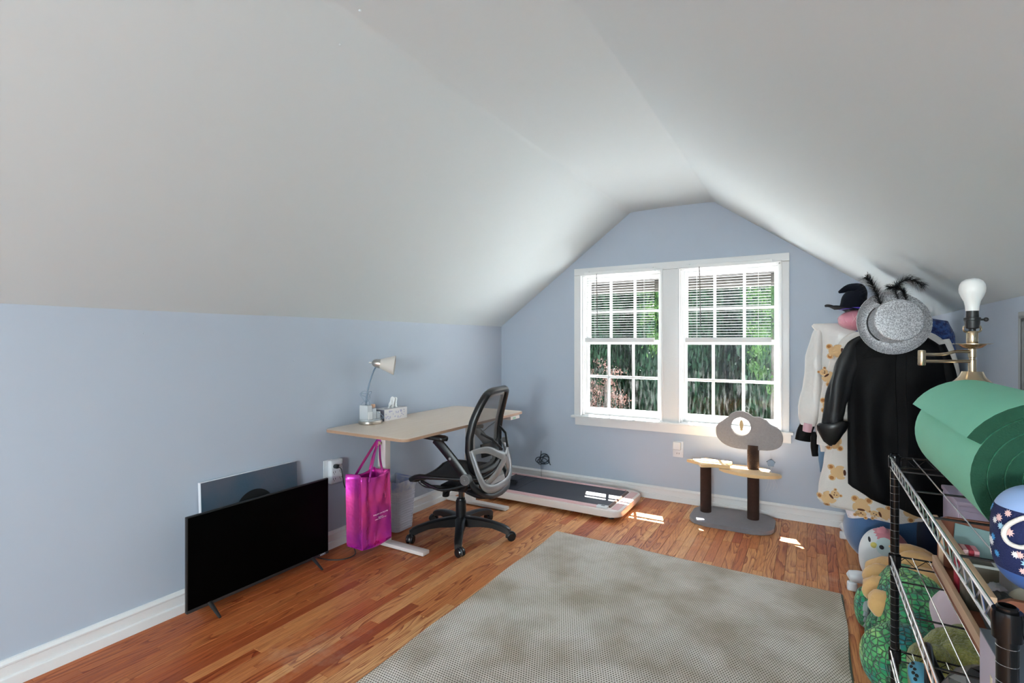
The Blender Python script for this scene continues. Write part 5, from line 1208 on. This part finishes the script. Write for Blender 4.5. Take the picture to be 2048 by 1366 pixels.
# lilac bin, grey box, black bag, clog
t = thing('lilac_storage_bin', (.60, 3.02, 0), 'tall pale lilac plastic drawer bin by the right wall behind the shelves', 'bin')
M_lil = mat('lilac_plastic', lin(206, 192, 214), .35)
B().box(.545, .66, 2.88, 3.17, .0, .69, .008).build('bin_body', M_lil, t)
for k in range(3): B().box(.550, .655, 2.872, 2.8795, .03+.22*k, .23+.22*k, .003).build('drawer_front', M_lil, t)
B().box(.54, .662, 2.87, 3.18, .6905, .71, .006).build('lid', M_lil, t)
t = thing('grey_handled_box', (.37, 1.245, .6665), 'lilac grey box with oval hand hole and cream stripe at the shelf end', 'box')
GX0, GX1, GY0, GY1, GZ0, GZ1 = .298, .50, 1.10, 1.39, .6665, .808
outer = []; inner = []; hy_, hz_ = 1.225, .755
for j in range(40):
    a = 2*PI*j/40; c, s = math.cos(a), math.sin(a); hx_ = (GY1-hy_) if c > 0 else (hy_-GY0); hq = (GZ1-hz_) if s > 0 else (hz_-GZ0)
    q = 1/max(abs(c)/hx_, abs(s)/hq); outer.append((hy_+c*q, hz_+s*q)); inner.append((hy_+.036*c, hz_+.034*s))
M_gb = mat('lilac_grey_card', lin(196, 186, 200), .6)
B().prism(outer, GX0, GX0+.004, frame((0, 0, 0), (0, 1, 0), (0, 0, 1), (1, 0, 0)), hole=inner).build('side_panel', M_gb, t, smooth=False)
b = B().box(GX1-.004, GX1, GY0, GY1, GZ0, GZ1).box(GX0+.004, GX1-.004, GY0, GY0+.004, GZ0, GZ1).box(GX0+.004, GX1-.004, GY1-.004, GY1, GZ0, GZ1).box(GX0+.004, GX1-.004, GY0+.004, GY1-.004, GZ0, GZ0+.004); b.build('box_walls', M_gb, t, smooth=False)
B().box(GX0-.001, GX1, GY0, GY1, GZ1+.0002, GZ1+.005, .002).build('slate_lid', mat('slate_card', lin(88, 96, 110), .5), t)
B().box(GX0-.0008, GX0-.0002, 1.305, 1.317, GZ0+.01, GZ0+.09).box(GX0-.0008, GX0-.0002, 1.285, 1.291, GZ0+.01, GZ0+.05).build('cream_stripe', mat('cream_print', lin(232, 222, 196), .6), t, smooth=False)
t = thing('geometric_handbag', (.44, 1.72, .3405), 'black handbag of faceted triangles with curved handle on the third shelf', 'bag')
M_f = [mat('facet_'+n, (c, c, c*1.06), r) for n, c, r in (('black', .008, .25), ('charcoal', .05, .3), ('grey', .16, .3))]
b = B(); bag = bmesh.ops.create_uvsphere(b.bm, u_segments=16, v_segments=9, radius=1); bmesh.ops.triangulate(b.bm, faces=b.bm.faces[:]); bmesh.ops.transform(b.bm, matrix=Matrix.Translation((.44, 1.72, .4405)) @ Matrix.Diagonal((.15, .22, .10, 1)), verts=b.bm.verts[:])
for i, f in enumerate(b.bm.faces): f.material_index = (0, 1, 0, 2, 1)[(i*7) % 5]
b.build('bag_body', M_f, t, smooth=False)
B().tube(sm_path([(.33, 1.93, .40), (.305, 1.94, .46), (.295, 1.92, .50), (.285, 1.83, .49), (.275, 1.74, .44), (.285, 1.66, .40)], 6), .012, 10).build('handle', M_blackg, t)
t = thing('teal_clog', (.285, 1.985, .3405), 'teal blue foam clog with round holes on the third shelf', 'shoe')
M_tl = mat('teal_foam', lin(92, 168, 196), .6); B().blob((.293, 1.985, .368), (.034, .075, .026), 28, 16, sq=.85).build('clog_body', M_tl, t)
b = B()
for k in range(6): b.blob((.268+.006*(k % 2), 1.93+.017*k, .388+.003*(k % 2)), (.005, .006, .005), 10, 6)
b.build('vent_holes', M_slot, t)
# ---- framed mirror on the right wall
t = thing('wall_mirror', (XR, 2.38, 1.2), 'mirror in a thin grey frame on the right wall at the picture edge', 'mirror')
b = B(); 
for (y0, y1, z0, z1) in ((2.02, 2.60, 1.485, 1.51), (2.02, 2.60, .92, .945), (2.02, 2.045, .945, 1.485), (2.575, 2.60, .945, 1.485)): b.box(XR-.025, XR, y0, y1, z0, z1, .002)
b.build('mirror_frame', mat('pewter_frame', lin(150, 156, 158), .4), t)
B().box(XR-.012, XR-.006, 2.0452, 2.5748, .9452, 1.4848).build('mirror_glass', mat('mirror_silver', (.75, .77, .78), .03, 1, var=0), t, smooth=False)
b = B(); b.box(XR-.0245, XR-.0125, 2.565, 2.5748, .9452, 1.4848).box(XR-.0245, XR-.0125, 2.0452, 2.055, .9452, 1.4848).box(XR-.0245, XR-.0125, 2.055, 2.565, 1.475, 1.4848).box(XR-.0245, XR-.0125, 2.055, 2.565, .9452, .955).build('inner_liner', M_black, t)
